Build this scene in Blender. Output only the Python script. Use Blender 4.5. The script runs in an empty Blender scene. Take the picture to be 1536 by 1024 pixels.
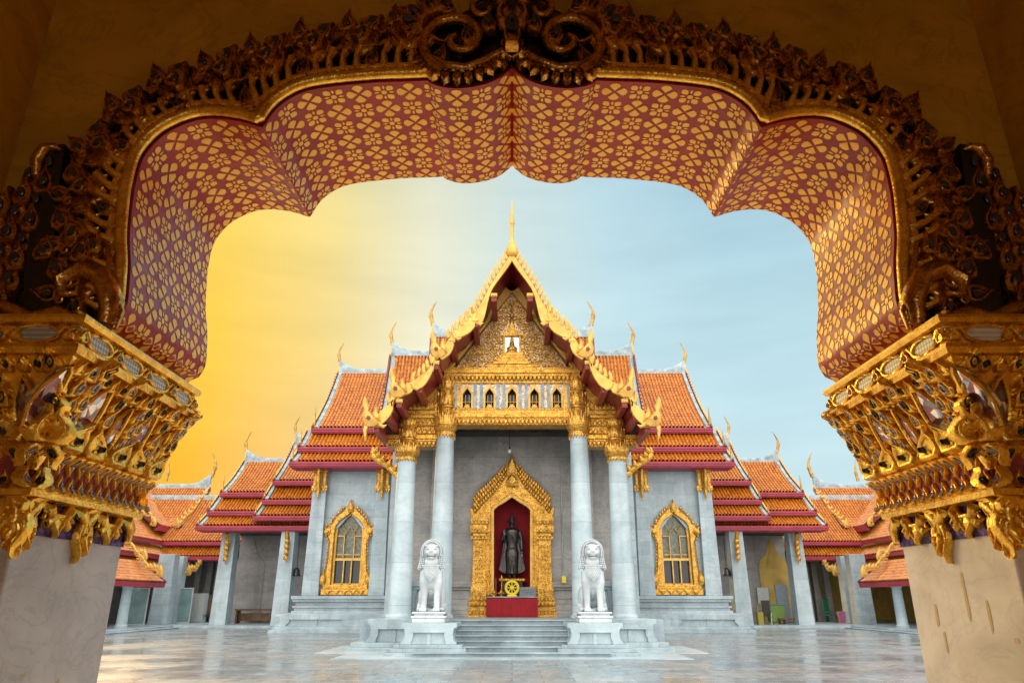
import bpy, math, random
from mathutils import Vector, Matrix
R = math.radians
random.seed(7)
scene = bpy.context.scene
COL = scene.collection
# ------------------------------------------------------------------ camera
CAM_H = 1.5; F = 1070.0; TH = math.atan(388.0/1070.0); CX, CY = 769.0, 512.0
cam_data = bpy.data.cameras.new("camera"); cam_data.lens = F/1536*36; cam_data.sensor_width = 36
cam_data.clip_start = .05; cam_data.clip_end = 3000
cam = bpy.data.objects.new("camera", cam_data); COL.objects.link(cam)
cam.location = (0, 0, CAM_H); cam.rotation_euler = (math.pi/2+TH, 0, 0)
scene.camera = cam
# ------------------------------------------------------------------ world: evening sky, golden to the left
SUN_AZ, SUN_EL = R(-35), R(17)       # azimuth from +Y towards +X
w = bpy.data.worlds.new("World"); scene.world = w; w.use_nodes = True
N = w.node_tree.nodes; L = w.node_tree.links; N.clear()
wo = N.new('ShaderNodeOutputWorld'); bg = N.new('ShaderNodeBackground'); L.new(bg.outputs[0], wo.inputs[0])
sky = N.new('ShaderNodeTexSky'); sky.sky_type = 'NISHITA'; sky.sun_disc = False
sky.sun_elevation = SUN_EL; sky.sun_rotation = SUN_AZ
tc = N.new('ShaderNodeTexCoord'); sep = N.new('ShaderNodeSeparateXYZ'); L.new(tc.outputs['Generated'], sep.inputs[0])
def wmath(op, a, b=None, c=None):
    m = N.new('ShaderNodeMath'); m.operation = op
    for i, x in enumerate((a, b, c)):
        if x is None: continue
        if isinstance(x, (int, float)): m.inputs[i].default_value = x
        else: L.new(x, m.inputs[i])
    return m.outputs[0]
def wramp(fac, stops):
    r = N.new('ShaderNodeValToRGB'); L.new(fac, r.inputs[0]); e = r.color_ramp.elements
    while len(e) < len(stops): e.new(.5)
    for k, (p, c) in enumerate(stops): e[k].position = p; e[k].color = (*c, 1)
    return r.outputs[0]
def wmix(f, a, b, mode='MIX'):
    m = N.new('ShaderNodeMix'); m.data_type = 'RGBA'; m.blend_type = mode
    if isinstance(f, (int, float)): m.inputs[0].default_value = f
    else: L.new(f, m.inputs[0])
    L.new(a, m.inputs[6]); L.new(b, m.inputs[7]); return m.outputs[2]
# azimuth in radians from +Y to +X
az = wmath('ARCTAN2', sep.outputs[0], sep.outputs[1])
el = sep.outputs[2]
cool = wramp(wmath('MULTIPLY_ADD', el, .5, .5), [(.0,(.25,.3,.32)),(.5,(.64,.80,.84)),(.56,(.62,.82,.88)),(.66,(.50,.73,.82)),(.78,(.38,.60,.72)),(.84,(1.3,1.35,1.35)),(1.,(2.6,2.65,2.55))])
warm = wramp(wmath('MULTIPLY_ADD', el, .5, .5), [(.0,(.4,.3,.1)),(.5,(1.,.40,.004)),(.58,(1.,.50,.008)),(.66,(1.,.62,.045)),(.74,(1.,.70,.12)),(.79,(.95,.72,.22)),(.85,(1.8,1.6,1.2)),(1.,(2.6,2.6,2.45))])
# warm weight: falls with the angle from the hidden sun's bearing
wz = wramp(wmath('MULTIPLY_ADD', az, 1/math.pi*.5, .5), [(.30,(0,0,0)),(.37,(1,1,1)),(.432,(1,1,1)),(.456,(.80,.80,.80)),(.478,(.40,.40,.40)),(.50,(.12,.12,.12)),(.525,(0,0,0))])
base = wmix(wz, cool, warm)
veil = wramp(wmath('MULTIPLY_ADD', az, 1/math.pi*.5, .5), [(.43,(0,0,0)),(.46,(.02,.06,.05)),(.48,(.18,.16,.12)),(.505,(.14,.12,.08)),(.55,(0,0,0))])
base = wmix(1.0, base, veil, 'ADD')
# thin cloud streaks
mp = N.new('ShaderNodeMapping'); mp.inputs['Scale'].default_value = (1.3, 1.3, 7); L.new(tc.outputs['Generated'], mp.inputs[0])
nz = N.new('ShaderNodeTexNoise'); nz.inputs['Scale'].default_value = 2.6; nz.inputs['Detail'].default_value = 6; nz.inputs['Roughness'].default_value = .55
L.new(mp.outputs[0], nz.inputs[0])
cl = wramp(nz.outputs[0], [(.3,(.94,.94,.94)),(.72,(1.08,1.07,1.05))])
base = wmix(1.0, base, cl, 'MULTIPLY')
# the open sky behind the camera and overhead: bright thin overcast
back = wramp(wmath('MULTIPLY_ADD', sep.outputs[1], -.5, .5), [(.0,(0,0,0)),(.38,(0,0,0)),(.75,(1,1,1))])
bk = N.new('ShaderNodeRGB'); bk.outputs[0].default_value = (2.7, 2.62, 2.42, 1)
base = wmix(back, base, bk.outputs[0])
ns = N.new('ShaderNodeVectorMath'); ns.operation = 'SCALE'; ns.inputs[3].default_value = .002; L.new(sky.outputs[0], ns.inputs[0])
add = N.new('ShaderNodeVectorMath'); add.operation = 'ADD'; L.new(base, add.inputs[0]); L.new(ns.outputs[0], add.inputs[1])
L.new(add.outputs[0], bg.inputs[0]); bg.inputs[1].default_value = 1.0
# ------------------------------------------------------------------ sun: low, veiled, golden, from beyond the hall on the left
sd = bpy.data.lights.new("sun", 'SUN'); sd.energy = .9; sd.angle = R(20); sd.color = (1, .68, .3)
sun = bpy.data.objects.new("sun", sd); COL.objects.link(sun)
sdir = Vector((math.sin(SUN_AZ)*math.cos(SUN_EL), math.cos(SUN_AZ)*math.cos(SUN_EL), math.sin(SUN_EL)))
sun.rotation_euler = sdir.to_track_quat('Z', 'Y').to_euler(); sun.location = (-30, 20, 30)
scene.view_settings.view_transform = 'Standard'; scene.view_settings.look = 'None'
scene.view_settings.exposure = 0; scene.view_settings.gamma = 1
scene.cycles.max_bounces = 8; scene.cycles.diffuse_bounces = 5
# ------------------------------------------------------------------ pixel -> world
SN, CS = math.sin(TH), math.cos(TH)
def ray(px, py):
    u = (px-CX)/F; v = (CY-py)/F
    return u, CS - v*SN, SN + v*CS
def P(px, py, Y):
    u, a, b = ray(px, py); t = Y/a
    return (u*t, Y, CAM_H + b*t)
def PX(px, py, X):
    u, a, b = ray(px, py); t = X/u
    return (X, a*t, CAM_H + b*t)
def XZ(px, py, Y):
    p = P(px, py, Y); return (p[0], p[2])
# ------------------------------------------------------------------ mesh builder
RICH = False
class MB:
    def __init__(s): s.v = []; s.f = []; s.uv = None
    def add(s, vs, fs):
        o = len(s.v); s.v += [tuple(p) for p in vs]; s.f += [tuple(i+o for i in f) for f in fs]; return s
    def box(s, c, d):
        x, y, z = c; a, b, e = d[0]/2, d[1]/2, d[2]/2
        return s.add([(x-a,y-b,z-e),(x+a,y-b,z-e),(x+a,y+b,z-e),(x-a,y+b,z-e),(x-a,y-b,z+e),(x+a,y-b,z+e),(x+a,y+b,z+e),(x-a,y+b,z+e)],
            [(0,3,2,1),(4,5,6,7),(0,1,5,4),(1,2,6,5),(2,3,7,6),(3,0,4,7)])
    def bb(s, x0, x1, y0, y1, z0, z1):
        return s.box(((x0+x1)/2,(y0+y1)/2,(z0+z1)/2),(abs(x1-x0),abs(y1-y0),abs(z1-z0)))
    def frus(s, c, d0, d1, h):    # tapered box, base centre c
        x, y, z = c; a, b = d0[0]/2, d0[1]/2; e, g = d1[0]/2, d1[1]/2
        return s.add([(x-a,y-b,z),(x+a,y-b,z),(x+a,y+b,z),(x-a,y+b,z),(x-e,y-g,z+h),(x+e,y-g,z+h),(x+e,y+g,z+h),(x-e,y+g,z+h)],
            [(0,3,2,1),(4,5,6,7),(0,1,5,4),(1,2,6,5),(2,3,7,6),(3,0,4,7)])
    def ext(s, poly, y0, y1):     # polygon in XZ extruded along Y
        n = len(poly); ar = sum(poly[i][0]*poly[(i+1)%n][1]-poly[(i+1)%n][0]*poly[i][1] for i in range(n))
        if ar < 0: poly = poly[::-1]
        if y0 > y1: y0, y1 = y1, y0
        vs = [(x,y0,z) for x,z in poly]+[(x,y1,z) for x,z in poly]
        fs = [tuple(range(n)), tuple(range(2*n-1,n-1,-1))]+[(i,i+n,(i+1)%n+n,(i+1)%n) for i in range(n)]
        return s.add(vs, fs)
    def extx(s, poly, x0, x1):    # polygon in YZ extruded along X
        m = MB(); m.ext(poly, x0, x1); return s.add([(y,x,z) for x,y,z in m.v], [f[::-1] for f in m.f])
    def lathe(s, prof, c=(0,0,0), n=20, sx=1, sy=1, cap=True):
        x, y, z = c; vs = []; fs = []
        for r, h in prof:
            for k in range(n):
                a = 2*math.pi*k/n; vs.append((x+r*math.cos(a)*sx, y+r*math.sin(a)*sy, z+h))
        for i in range(len(prof)-1):
            for k in range(n):
                k2 = (k+1)%n; fs.append((i*n+k, i*n+k2, (i+1)*n+k2, (i+1)*n+k))
        if cap: fs.append(tuple(range(n))[::-1]); fs.append(tuple(range((len(prof)-1)*n, len(prof)*n)))
        return s.add(vs, fs)
    def sq(s, prof, c=(0,0,0), sx=1, sy=1):    # square-plan lathe: prof (half width, height)
        x, y, z = c; vs = []; fs = []
        for r, h in prof:
            vs += [(x-r*sx,y-r*sy,z+h),(x+r*sx,y-r*sy,z+h),(x+r*sx,y+r*sy,z+h),(x-r*sx,y+r*sy,z+h)]
        for i in range(len(prof)-1):
            for k in range(4):
                k2=(k+1)%4; fs.append((i*4+k,i*4+k2,(i+1)*4+k2,(i+1)*4+k))
        fs.append((3,2,1,0)); m=(len(prof)-1)*4; fs.append((m,m+1,m+2,m+3)); return s.add(vs, fs)
    def tube(s, pts, rad, n=8, flat=1.0, up=(0,1,0)):
        pts = [Vector(p) for p in pts]; m = len(pts)
        if isinstance(rad, (int, float)): rad = [rad]*m
        vs = []; fs = []; U = Vector(up)
        for i, p in enumerate(pts):
            t = (pts[min(i+1,m-1)]-pts[max(i-1,0)])
            if t.length < 1e-9: t = Vector((0,0,1))
            t.normalize(); a = t.cross(U)
            if a.length < 1e-3: a = t.cross(Vector((1,0,0.3)))
            a.normalize(); b = t.cross(a).normalized()
            for k in range(n):
                g = 2*math.pi*k/n; vs.append(p + a*math.cos(g)*rad[i] + b*math.sin(g)*rad[i]*flat)
        for i in range(m-1):
            for k in range(n):
                k2=(k+1)%n; fs.append((i*n+k,(i+1)*n+k,(i+1)*n+k2,i*n+k2))
        fs.append(tuple(range(n))); fs.append(tuple(range((m-1)*n, m*n))[::-1]); return s.add(vs, fs)
    def pillow(s, poly, y, d, base=0.0, ins=.45, cen=None):
        """carved relief: outline in XZ at y, rising by d towards -Y over its middle"""
        n = len(poly); ar = sum(poly[i][0]*poly[(i+1)%n][1]-poly[(i+1)%n][0]*poly[i][1] for i in range(n))
        if ar < 0: poly = poly[::-1]
        cx = sum(p[0] for p in poly)/n; cz = sum(p[1] for p in poly)/n
        if cen: cx, cz = cen
        if RICH:      # raised rim round a sunk field, crisp outline
            r = [(cx+(x-cx)*(1-q), y+base if q2 is None else y-d*q2, cz+(z-cz)*(1-q)) for q, q2 in ((0,None),(.02,.62),(.14,.98),(.30,1.0),(.46,.72),(.80,.86)) for x, z in poly]
            fs = [(j*n+i,j*n+(i+1)%n,(j+1)*n+(i+1)%n,(j+1)*n+i) for j in range(5) for i in range(n)]
            fs.append(tuple(range(5*n,6*n))); return s.add(r, fs)
        r = [(x,y+base,z) for x,z in poly]+[(x,y-d*.6,z) for x,z in poly]+[(cx+(x-cx)*(1-ins),y-d,cz+(z-cz)*(1-ins)) for x,z in poly]
        fs = []
        for j in (0,1):
            for i in range(n): k=(i+1)%n; fs.append((j*n+i,j*n+k,(j+1)*n+k,(j+1)*n+i))
        fs.append(tuple(range(2*n,3*n))); return s.add(r, fs)
    def xf(s, M):
        s.v = [tuple(M @ Vector(p)) for p in s.v]; return s
    def merge(s, o, M=None, flip=False):
        vs = o.v if M is None else [tuple(M @ Vector(p)) for p in o.v]
        return s.add(vs, [f[::-1] for f in o.f] if flip else o.f)
    def mir(s):
        s.add([(-x,y,z) for x,y,z in s.v], [f[::-1] for f in s.f]); return s
    def mirrored(s):
        m = MB(); m.add([(-x,y,z) for x,y,z in s.v], [f[::-1] for f in s.f]); return m
OFF = {}
def setp(o, label=None, cat=None, group=None, kind=None):
    if label: o['label'] = label
    if cat: o['category'] = cat
    if group: o['group'] = group
    if kind: o['kind'] = kind
    return o
def thing(name, label, cat, loc=(0,0,0), group=None):
    o = bpy.data.objects.new(name, None); o.empty_display_size = .2; COL.objects.link(o); o.location = loc
    OFF[o.name] = Vector(loc); return setp(o, label, cat, group)
def part(name, mb, mat, parent=None, smooth=None, bevel=0, label=None, sub=0):
    off = OFF[parent.name] if parent else Vector((0,0,0))
    me = bpy.data.meshes.new(name); me.from_pydata([(x-off.x,y-off.y,z-off.z) for x,y,z in mb.v], [], mb.f); me.update()
    if mb.uv:
        l = me.uv_layers.new(name='UVMap')
        for lp in me.loops: l.data[lp.index].uv = mb.uv[lp.vertex_index]
    for m in (mat if isinstance(mat, (list, tuple)) else [mat]): me.materials.append(m)
    o = bpy.data.objects.new(name, me); COL.objects.link(o)
    if parent: o.parent = parent
    OFF[o.name] = off
    if smooth is not None:
        me.polygons.foreach_set('use_smooth', [True]*len(me.polygons))
        if smooth < 180:
            try: me.set_sharp_from_angle(angle=R(smooth))
            except Exception: pass
    if bevel:
        b = o.modifiers.new('bevel', 'BEVEL'); b.width = bevel; b.segments = 2; b.limit_method = 'ANGLE'; b.angle_limit = R(40)
    if sub:
        me.polygons.foreach_set('use_smooth', [True]*len(me.polygons)); q = o.modifiers.new('round', 'SUBSURF'); q.levels = sub; q.render_levels = sub
    if label: o['label'] = label
    return o
def single(name, mb, mat, label, cat, group=None, smooth=None, bevel=0, kind=None):
    o = part(name, mb, mat, None, smooth, bevel); return setp(o, label, cat, group, kind)
def struct(name, mb, mat, smooth=None):
    o = part(name, mb, mat, None, smooth); o['kind'] = 'structure'; return o
def dup(o, loc=None, label=None, parent=None, mirror=False):
    c = o.copy(); COL.objects.link(c)
    if parent: c.parent = parent
    if loc is not None: c.location = loc
    if label: c['label'] = label
    if mirror: c.scale = (-1, 1, 1)
    OFF[c.name] = Vector(c.location) if parent is None else OFF.get(parent.name, Vector())
    for ch in [q for q in o.children]: dup(ch, None, None, c)
    return c
# ------------------------------------------------------------------ materials
class NT:
    def __init__(s, name):
        m = bpy.data.materials.new(name); m.use_nodes = True; s.m = m; s.n = m.node_tree.nodes; s.l = m.node_tree.links
        s.b = s.n['Principled BSDF']
        s.tc = s.n.new('ShaderNodeTexCoord').outputs['Object']
    def mapping(s, scale=(1,1,1), src=None, rot=(0,0,0)):
        q = s.n.new('ShaderNodeMapping'); q.inputs['Scale'].default_value = scale; q.inputs['Rotation'].default_value = rot
        s.l.new(src or s.tc, q.inputs[0]); return q.outputs[0]
    def noise(s, scale, detail=4, rough=.5, src=None, dist=0):
        q = s.n.new('ShaderNodeTexNoise'); q.inputs['Scale'].default_value = scale; q.inputs['Detail'].default_value = detail
        q.inputs['Roughness'].default_value = rough; q.inputs['Distortion'].default_value = dist; s.l.new(src or s.tc, q.inputs[0]); return q.outputs[0]
    def voro(s, scale, src=None, feat='F1', out=0):
        q = s.n.new('ShaderNodeTexVoronoi'); q.feature = feat; q.inputs['Scale'].default_value = scale; s.l.new(src or s.tc, q.inputs[0]); return q.outputs[out]
    def ramp(s, fac, stops, interp='LINEAR'):
        r = s.n.new('ShaderNodeValToRGB'); s.l.new(fac, r.inputs[0]); e = r.color_ramp.elements; r.color_ramp.interpolation = interp
        while len(e) < len(stops): e.new(.5)
        for k, (p, c) in enumerate(stops):
            e[k].position = p; e[k].color = (*c, 1) if isinstance(c, tuple) else (c, c, c, 1)
        return r.outputs[0]
    def mix(s, f, a, b, mode='MIX'):
        m = s.n.new('ShaderNodeMix'); m.data_type = 'RGBA'; m.blend_type = mode
        if isinstance(f, (int, float)): m.inputs[0].default_value = f
        else: s.l.new(f, m.inputs[0])
        for i, x in ((6, a), (7, b)):
            if isinstance(x, tuple): m.inputs[i].default_value = (*x, 1)
            else: s.l.new(x, m.inputs[i])
        return m.outputs[2]
    def math(s, op, a, b=None):
        m = s.n.new('ShaderNodeMath'); m.operation = op
        for i, x in enumerate((a, b)):
            if x is None: continue
            if isinstance(x, (int, float)): m.inputs[i].default_value = x
            else: s.l.new(x, m.inputs[i])
        return m.outputs[0]
    def bump(s, h, strength=.3, dist=.02, prev=None):
        b = s.n.new('ShaderNodeBump'); b.inputs['Strength'].default_value = strength; b.inputs['Distance'].default_value = dist
        s.l.new(h, b.inputs['Height'])
        if prev: s.l.new(prev, b.inputs['Normal'])
        return b.outputs[0]
    def set(s, col=None, rough=None, metal=None, normal=None, **kw):
        for k, x in (('Base Color', col), ('Roughness', rough), ('Metallic', metal), ('Normal', normal)):
            if x is None: continue
            if isinstance(x, tuple): s.b.inputs[k].default_value = (*x, 1)
            elif isinstance(x, (int, float)): s.b.inputs[k].default_value = x
            else: s.l.new(x, s.b.inputs[k])
        for k, x in kw.items(): s.b.inputs[k.replace('_', ' ')].default_value = x
        return s.m
def m_plain(name, col, rough=.5, metal=0, var=.12, scale=6, bump=0, bscale=40, **kw):
    t = NT(name); n = t.noise(scale, 5, .6)
    d = tuple(max(0, c*(1-var*1.6)) for c in col); e = tuple(min(1, c*(1+var)) for c in col)
    c = t.ramp(n, [(.3, d), (.7, e)])
    nm = t.bump(t.noise(bscale, 4, .6), bump, .01) if bump else None
    return t.set(c, rough, metal, nm, **kw)
def m_marble(name, c1, c2, block=None, rough=.35, vein=.6, scale=1.0, stain=None, zst=None):
    t = NT(name)
    n1 = t.noise(.9*scale, 7, .62, t.mapping((1,1,1.7)), .9); n2 = t.noise(1.6*scale, 8, .6, t.mapping((1,1,1.6)), 2.6)
    c = t.ramp(n1, [(.33, c2), (.62, c1)])
    v = t.ramp(n2, [(.47, 1.0), (.5, 1-.34*vein), (.53, 1.0)])
    c = t.mix(1., c, v, 'MULTIPLY')
    g = t.noise(.45*scale, 4, .7, t.mapping((1.6,1.6,.35)))
    c = t.mix(1., c, t.ramp(g, [(.3, .66), (.6, 1.0)]), 'MULTIPLY')
    nm = None
    if block:
        sp = t.n.new('ShaderNodeSeparateXYZ'); t.l.new(t.tc, sp.inputs[0]); cb = t.n.new('ShaderNodeCombineXYZ')
        t.l.new(t.math('ADD', sp.outputs[0], sp.outputs[1]), cb.inputs[0]); t.l.new(sp.outputs[2], cb.inputs[1])
        br = t.n.new('ShaderNodeTexBrick'); br.inputs['Scale'].default_value = 1; br.inputs['Brick Width'].default_value = block[0]; br.inputs['Row Height'].default_value = block[1]
        br.inputs['Mortar Size'].default_value = .008; br.inputs['Mortar Smooth'].default_value = .3
        br.inputs['Color1'].default_value = (1,1,1,1); br.inputs['Color2'].default_value = (.78,.8,.82,1); br.inputs['Mortar'].default_value = (.5,.5,.5,1)
        t.l.new(cb.outputs[0], br.inputs[0]); c = t.mix(.8, c, br.outputs[0], 'MULTIPLY')
        nm = t.bump(br.outputs[1], -.25, .01)
    if stain:
        s1 = t.ramp(t.noise(1.6, 5, .6, t.mapping((1.4,1.4,.5))), [(.55, 0.), (.72, .55)]); c = t.mix(s1, c, stain)
    return t.set(c, rough, 0, nm)
def m_gold(name, c1=(.95,.60,.13), c2=(.55,.28,.035), metal=.85, rough=.38, bump=.5, bscale=28, scale=9, carve=0):
    t = NT(name); n = t.noise(scale, 6, .65)
    c = t.ramp(n, [(.32, c2), (.58, c1)])
    if carve:      # dark red ground between gilt cells, doubling as painted crevice shade
        c = t.mix(t.ramp(t.voro(carve, t.mapping((1,1,.8)), 'DISTANCE_TO_EDGE'), [(.02, .9), (.11, 0.)]), c, (.16,.045,.012))
    r = t.ramp(t.noise(scale*2.3, 4, .6), [(.3, rough-.1), (.7, rough+.16)])
    v = t.voro(bscale); nm = t.bump(v, bump*.5, .012, t.bump(t.noise(bscale*1.5, 2, .5), bump*.2, .006))
    return t.set(c, r, metal, nm)
M = {}
M['marble'] = m_marble('white_marble', (.50,.59,.63), (.37,.46,.51), (1.5,.62))
M['marble_col'] = m_marble('column_marble', (.55,.65,.69), (.42,.52,.57), (9,1.35), vein=.3, rough=.3)
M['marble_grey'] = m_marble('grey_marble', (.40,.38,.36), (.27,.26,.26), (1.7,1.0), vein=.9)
M['marble_step'] = m_marble('step_marble', (.44,.53,.58), (.30,.38,.43), (1.1,9), vein=.6, rough=.4)
M['lion'] = m_marble('carved_marble', (.70,.75,.78), (.48,.53,.57), None, rough=.45, vein=.25)
M['pillar'] = m_marble('weathered_marble_warm_light', (.86,.82,.77), (.62,.58,.53), None, rough=.45, vein=.35, scale=1.3, stain=(.50,.36,.16))  # golden light painted into the right shaft's base colour, plus real stains
M['pillar_shade'] = m_marble('shade_tinted_marble', (.70,.68,.70), (.48,.47,.51), None, rough=.42, vein=.5, scale=1.3)  # same marble for the left shaft, cool shade put into its colour
M['gold'] = m_gold('carved_gilt', (.90,.50,.075), (.48,.22,.025), .65, .36, .6, 24, 5, 17)
M['gold_fine'] = m_gold('fine_gilt', (.92,.52,.09), (.50,.23,.03), .65, .38, .9, 26, 5, 19)
M['gold_flat'] = m_gold('gilt_board', (.74,.44,.10), (.54,.30,.06), .4, .45, .15, 30, 3)
M['chofa'] = m_gold('tarnished_gilt', (.50,.31,.08), (.26,.14,.035), .6, .4, .2, 30, 3)
M['gold_near'] = m_gold('near_gilt', (1.0,.64,.11), (.66,.34,.04), .8, .28, .3, 70, 14)
M['gold_dark'] = m_gold('aged_gilt', (.62,.33,.07), (.26,.11,.03), .9, .24, .25, 70, 22)
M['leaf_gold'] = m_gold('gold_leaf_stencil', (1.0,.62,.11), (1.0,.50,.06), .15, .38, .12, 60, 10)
M['scrap_gold'] = m_gold('worn_gold_leaf', (.60,.45,.20), (.62,.50,.30), .1, .6, .1, 60, 40)
M['red'] = m_plain('red_lacquer', (.24,.018,.022), .38, 0, .2, 5, .15, 60)
M['fascia'] = m_plain('crimson_fascia', (.38,.028,.06), .45, 0, .15, 2)
M['red_cloth'] = m_plain('red_cloth', (.32,.004,.012), .8, 0, .15, 3, .3, 60)
M['red_dark'] = m_plain('dark_red_paint', (.20,.03,.025), .5, 0, .3, 3)
M['mortar'] = m_plain('white_ridge_mortar', (.33,.41,.45), .7, 0, .3, 2.5, .3, 12)
M['black'] = m_plain('black_lacquer_and_shade', (.012,.010,.012), .25, 0, .3)  # lacquer; also stands in for shade gaps behind the arch carving
M['bronze'] = m_plain('dark_bronze', (.085,.075,.075), .3, .7, .3, 8, .2, 30)
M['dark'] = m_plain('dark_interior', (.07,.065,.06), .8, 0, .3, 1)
M['ochre'] = m_plain('ochre_plaster', (.46,.31,.07), .75, 0, .25, .8, .12, 6)
M['tile'] = (lambda t: t.set(t.mix(.65, t.ramp(t.noise(1.1, 5, .65), [(.3, (.34,.085,.010)), (.68, (.58,.20,.018))]), t.ramp(t.voro(5.5, None, 'F1', 1), [(.0, (.26,.055,.008)), (.55, (.55,.175,.016)), (1., (.66,.29,.03))])), .34, 0, None))(NT('orange_glazed_tile'))
M['glass'] = m_plain('dark_window_glass', (.02,.02,.025), .08, 0, .3, 2)
# ------------------------------------------------------------------ tiled roof slopes, verges, chofas
def prof_pt(pr, t):      # pr: list of (w,z) ridge->eave
    s = t*(len(pr)-1); i = min(int(s), len(pr)-2); f = s-i
    return (pr[i][0]*(1-f)+pr[i+1][0]*f, pr[i][1]*(1-f)+pr[i+1][1]*f)
def curve(a, b, sag=.06, n=7):   # concave slope from ridge a=(w,z) to eave b
    out = []
    for i in range(n):
        t = i/(n-1); s = sag*math.sin(math.pi*t)
        dx, dz = b[0]-a[0], b[1]-a[1]; l = math.hypot(dx, dz)
        out.append((a[0]+dx*t - s*abs(dz)/l*l*.5*(1 if dx>0 else -1)*1, a[1]+dz*t - s*abs(dx)/l*l*.5))
    return out
def slope(parent, pr, ua, ub, axis='x', name='roof_tiles', rib=.2, course=.3, mat=None, thick=.12, under='red_dark'):
    """axis 'x': u runs along X, profile w = Y.  axis 'y': u along Y, w = X. ua/ub: numbers or f(t) with t 0 at ridge"""
    A = ua if callable(ua) else (lambda t: ua); B = ub if callable(ub) else (lambda t: ub)
    Lg = sum(math.hypot(pr[i+1][0]-pr[i][0], pr[i+1][1]-pr[i][1]) for i in range(len(pr)-1))
    nc = max(1, round(Lg/course)); rows = []
    for c in range(nc):
        rows.append((c/nc, 0.0)); rows.append(((c+1)/nc-.0005, .022))
    lo = min(A(0), A(1), A(.5)); hi = max(B(0), B(1), B(.5)); nu = max(2, int((hi-lo)/rib)+1)
    us = []
    for k in range(nu):
        for q, h in ((0,0),(.14,.1),(.3,.8),(.55,1),(.8,.75),(.92,.05)): us.append((lo+(k+q)*rib, h*.115))
    mb = MB(); W = len(us)
    sg = 1 if pr[-1][0] > pr[0][0] else -1
    for t, lift in rows:
        w_, z_ = prof_pt(pr, t); w2, z2 = prof_pt(pr, min(1, t+.01)); w1, z1 = prof_pt(pr, max(0, t-.01))
        dx, dz = w2-w1, z2-z1; l = math.hypot(dx, dz) or 1; nx, nz_ = -dz/l*sg*sg, dx/l
        if nz_ < 0: nx, nz_ = -nx, -nz_
        for u, h in us:
            uu = min(max(u, A(t)), B(t)); hh = h+lift
            a, b = w_+nx*hh, z_+nz_*hh
            mb.v.append((uu, a, b) if axis == 'x' else (a, uu, b))
    for i in range(len(rows)-1):
        for k in range(W-1):
            p = (i*W+k, i*W+k+1, (i+1)*W+k+1, (i+1)*W+k)
            x = 0 if axis == 'x' else 1
            if abs(mb.v[p[0]][x]-mb.v[p[1]][x]) < 1e-6 and abs(mb.v[p[2]][x]-mb.v[p[3]][x]) < 1e-6: continue
            mb.f.append(p)
    o = part(name, mb, mat or M['tile'], parent)
    # boarded underside
    u2 = MB(); n = 6; vs = []
    for i in range(n+1):
        t = i/n; w_, z_ = prof_pt(pr, t)
        for uu in (A(t), B(t)):
            for dz in (-.03, -thick): vs.append((uu, w_, z_+dz) if axis == 'x' else (w_, uu, z_+dz))
    fs = []
    for i in range(n):
        b = i*4; fs += [(b,b+2,b+6,b+4),(b+1,b+5,b+7,b+3),(b,b+4,b+5,b+1),(b+2,b+3,b+7,b+6)]
    fs += [(0,1,3,2),(4*n,4*n+2,4*n+3,4*n+1)]
    u2.add(vs, fs); part('roof_boards', u2, M[under], o)
    return o
def sweep_box(mb, pts, wv, hgt, wid):    # strip following pts; wv = side direction vector, wid wide, hgt tall (up-normal)
    pts = [Vector(p) for p in pts]; S = Vector(wv).normalized(); n = len(pts); vs = []; fs = []
    for i, p in enumerate(pts):
        t = (pts[min(i+1,n-1)]-pts[max(i-1,0)]).normalized(); up = S.cross(t).normalized()
        if up.z < 0: up = -up
        for a, b in ((-.5,0),(.5,0),(.5,1),(-.5,1)): vs.append(p+S*wid*a+up*hgt*b)
    for i in range(n-1):
        for k in range(4): k2=(k+1)%4; fs.append((i*4+k,i*4+k2,(i+1)*4+k2,(i+1)*4+k))
    fs += [(0,3,2,1),(4*n-4,4*n-3,4*n-2,4*n-1)]; mb.add(vs, fs); return mb
def chofa(h, lean):
    """slender bird-head finial; local, base at origin, leans to +X*lean, height h"""
    mb = MB(); pts = []; rad = []
    for i in range(17):
        t = i/16; x = (-.10*math.sin(t*math.pi*1.0)+.22*max(0,t-.55)**1.0*1.1)*lean*h
        pts.append((x, 0, h*t)); r = .075*(1-t)**.8+.010
        if .30 < t < .44: r += .018
        rad.append(r*h*1.0)
    mb.tube(pts, rad, 8, .8)
    b = pts[6]; s = 1 if lean > 0 else -1
    mb.tube([(b[0],0,b[2]),(b[0]-.07*s*h,0,b[2]+.0*h),(b[0]-.105*s*h,0,b[2]-.02*h)], [.036*h,.022*h,.004*h], 6)   # beak
    return mb
def spike(h):
    mb = MB(); mb.tube([(0,0,0),(0,0,h*.18),(0.01*h,0,h*.3),(0,0,h*.62),(0,0,h)], [.07*h,.10*h,.055*h,.035*h,.006*h], 6); 
    mb.tube([(-.12*h,0,h*.05),(0,0,h*.12),(.12*h,0,h*.04)], [.02*h,.06*h,.02*h], 6); return mb
def flame_poly(x, z, h, w, lean=0.0, n=7):
    """kanok flame outline, base at (x,z), tip up"""
    L_, R_ = [], []
    for i in range(n):
        t = i/(n-1); wd = w*.5*(math.sin(math.pi*min(1,t*.9+.22))**.8)*(1-t**3); cx = x+lean*h*t*t
        L_.append((cx-wd, z+h*t)); R_.append((cx+wd, z+h*t))
    L_[-1] = (x+lean*h, z+h)
    return L_ + R_[-2::-1]
def side_tiers(bld, sgn, tiers, x_in, white=True, fw=.24):
    """tiers: (px,py of eave left end, Y_eave, ridge (Y,Z) absolute or None->dz/dy up, ridge flag)"""
    pass
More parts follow.
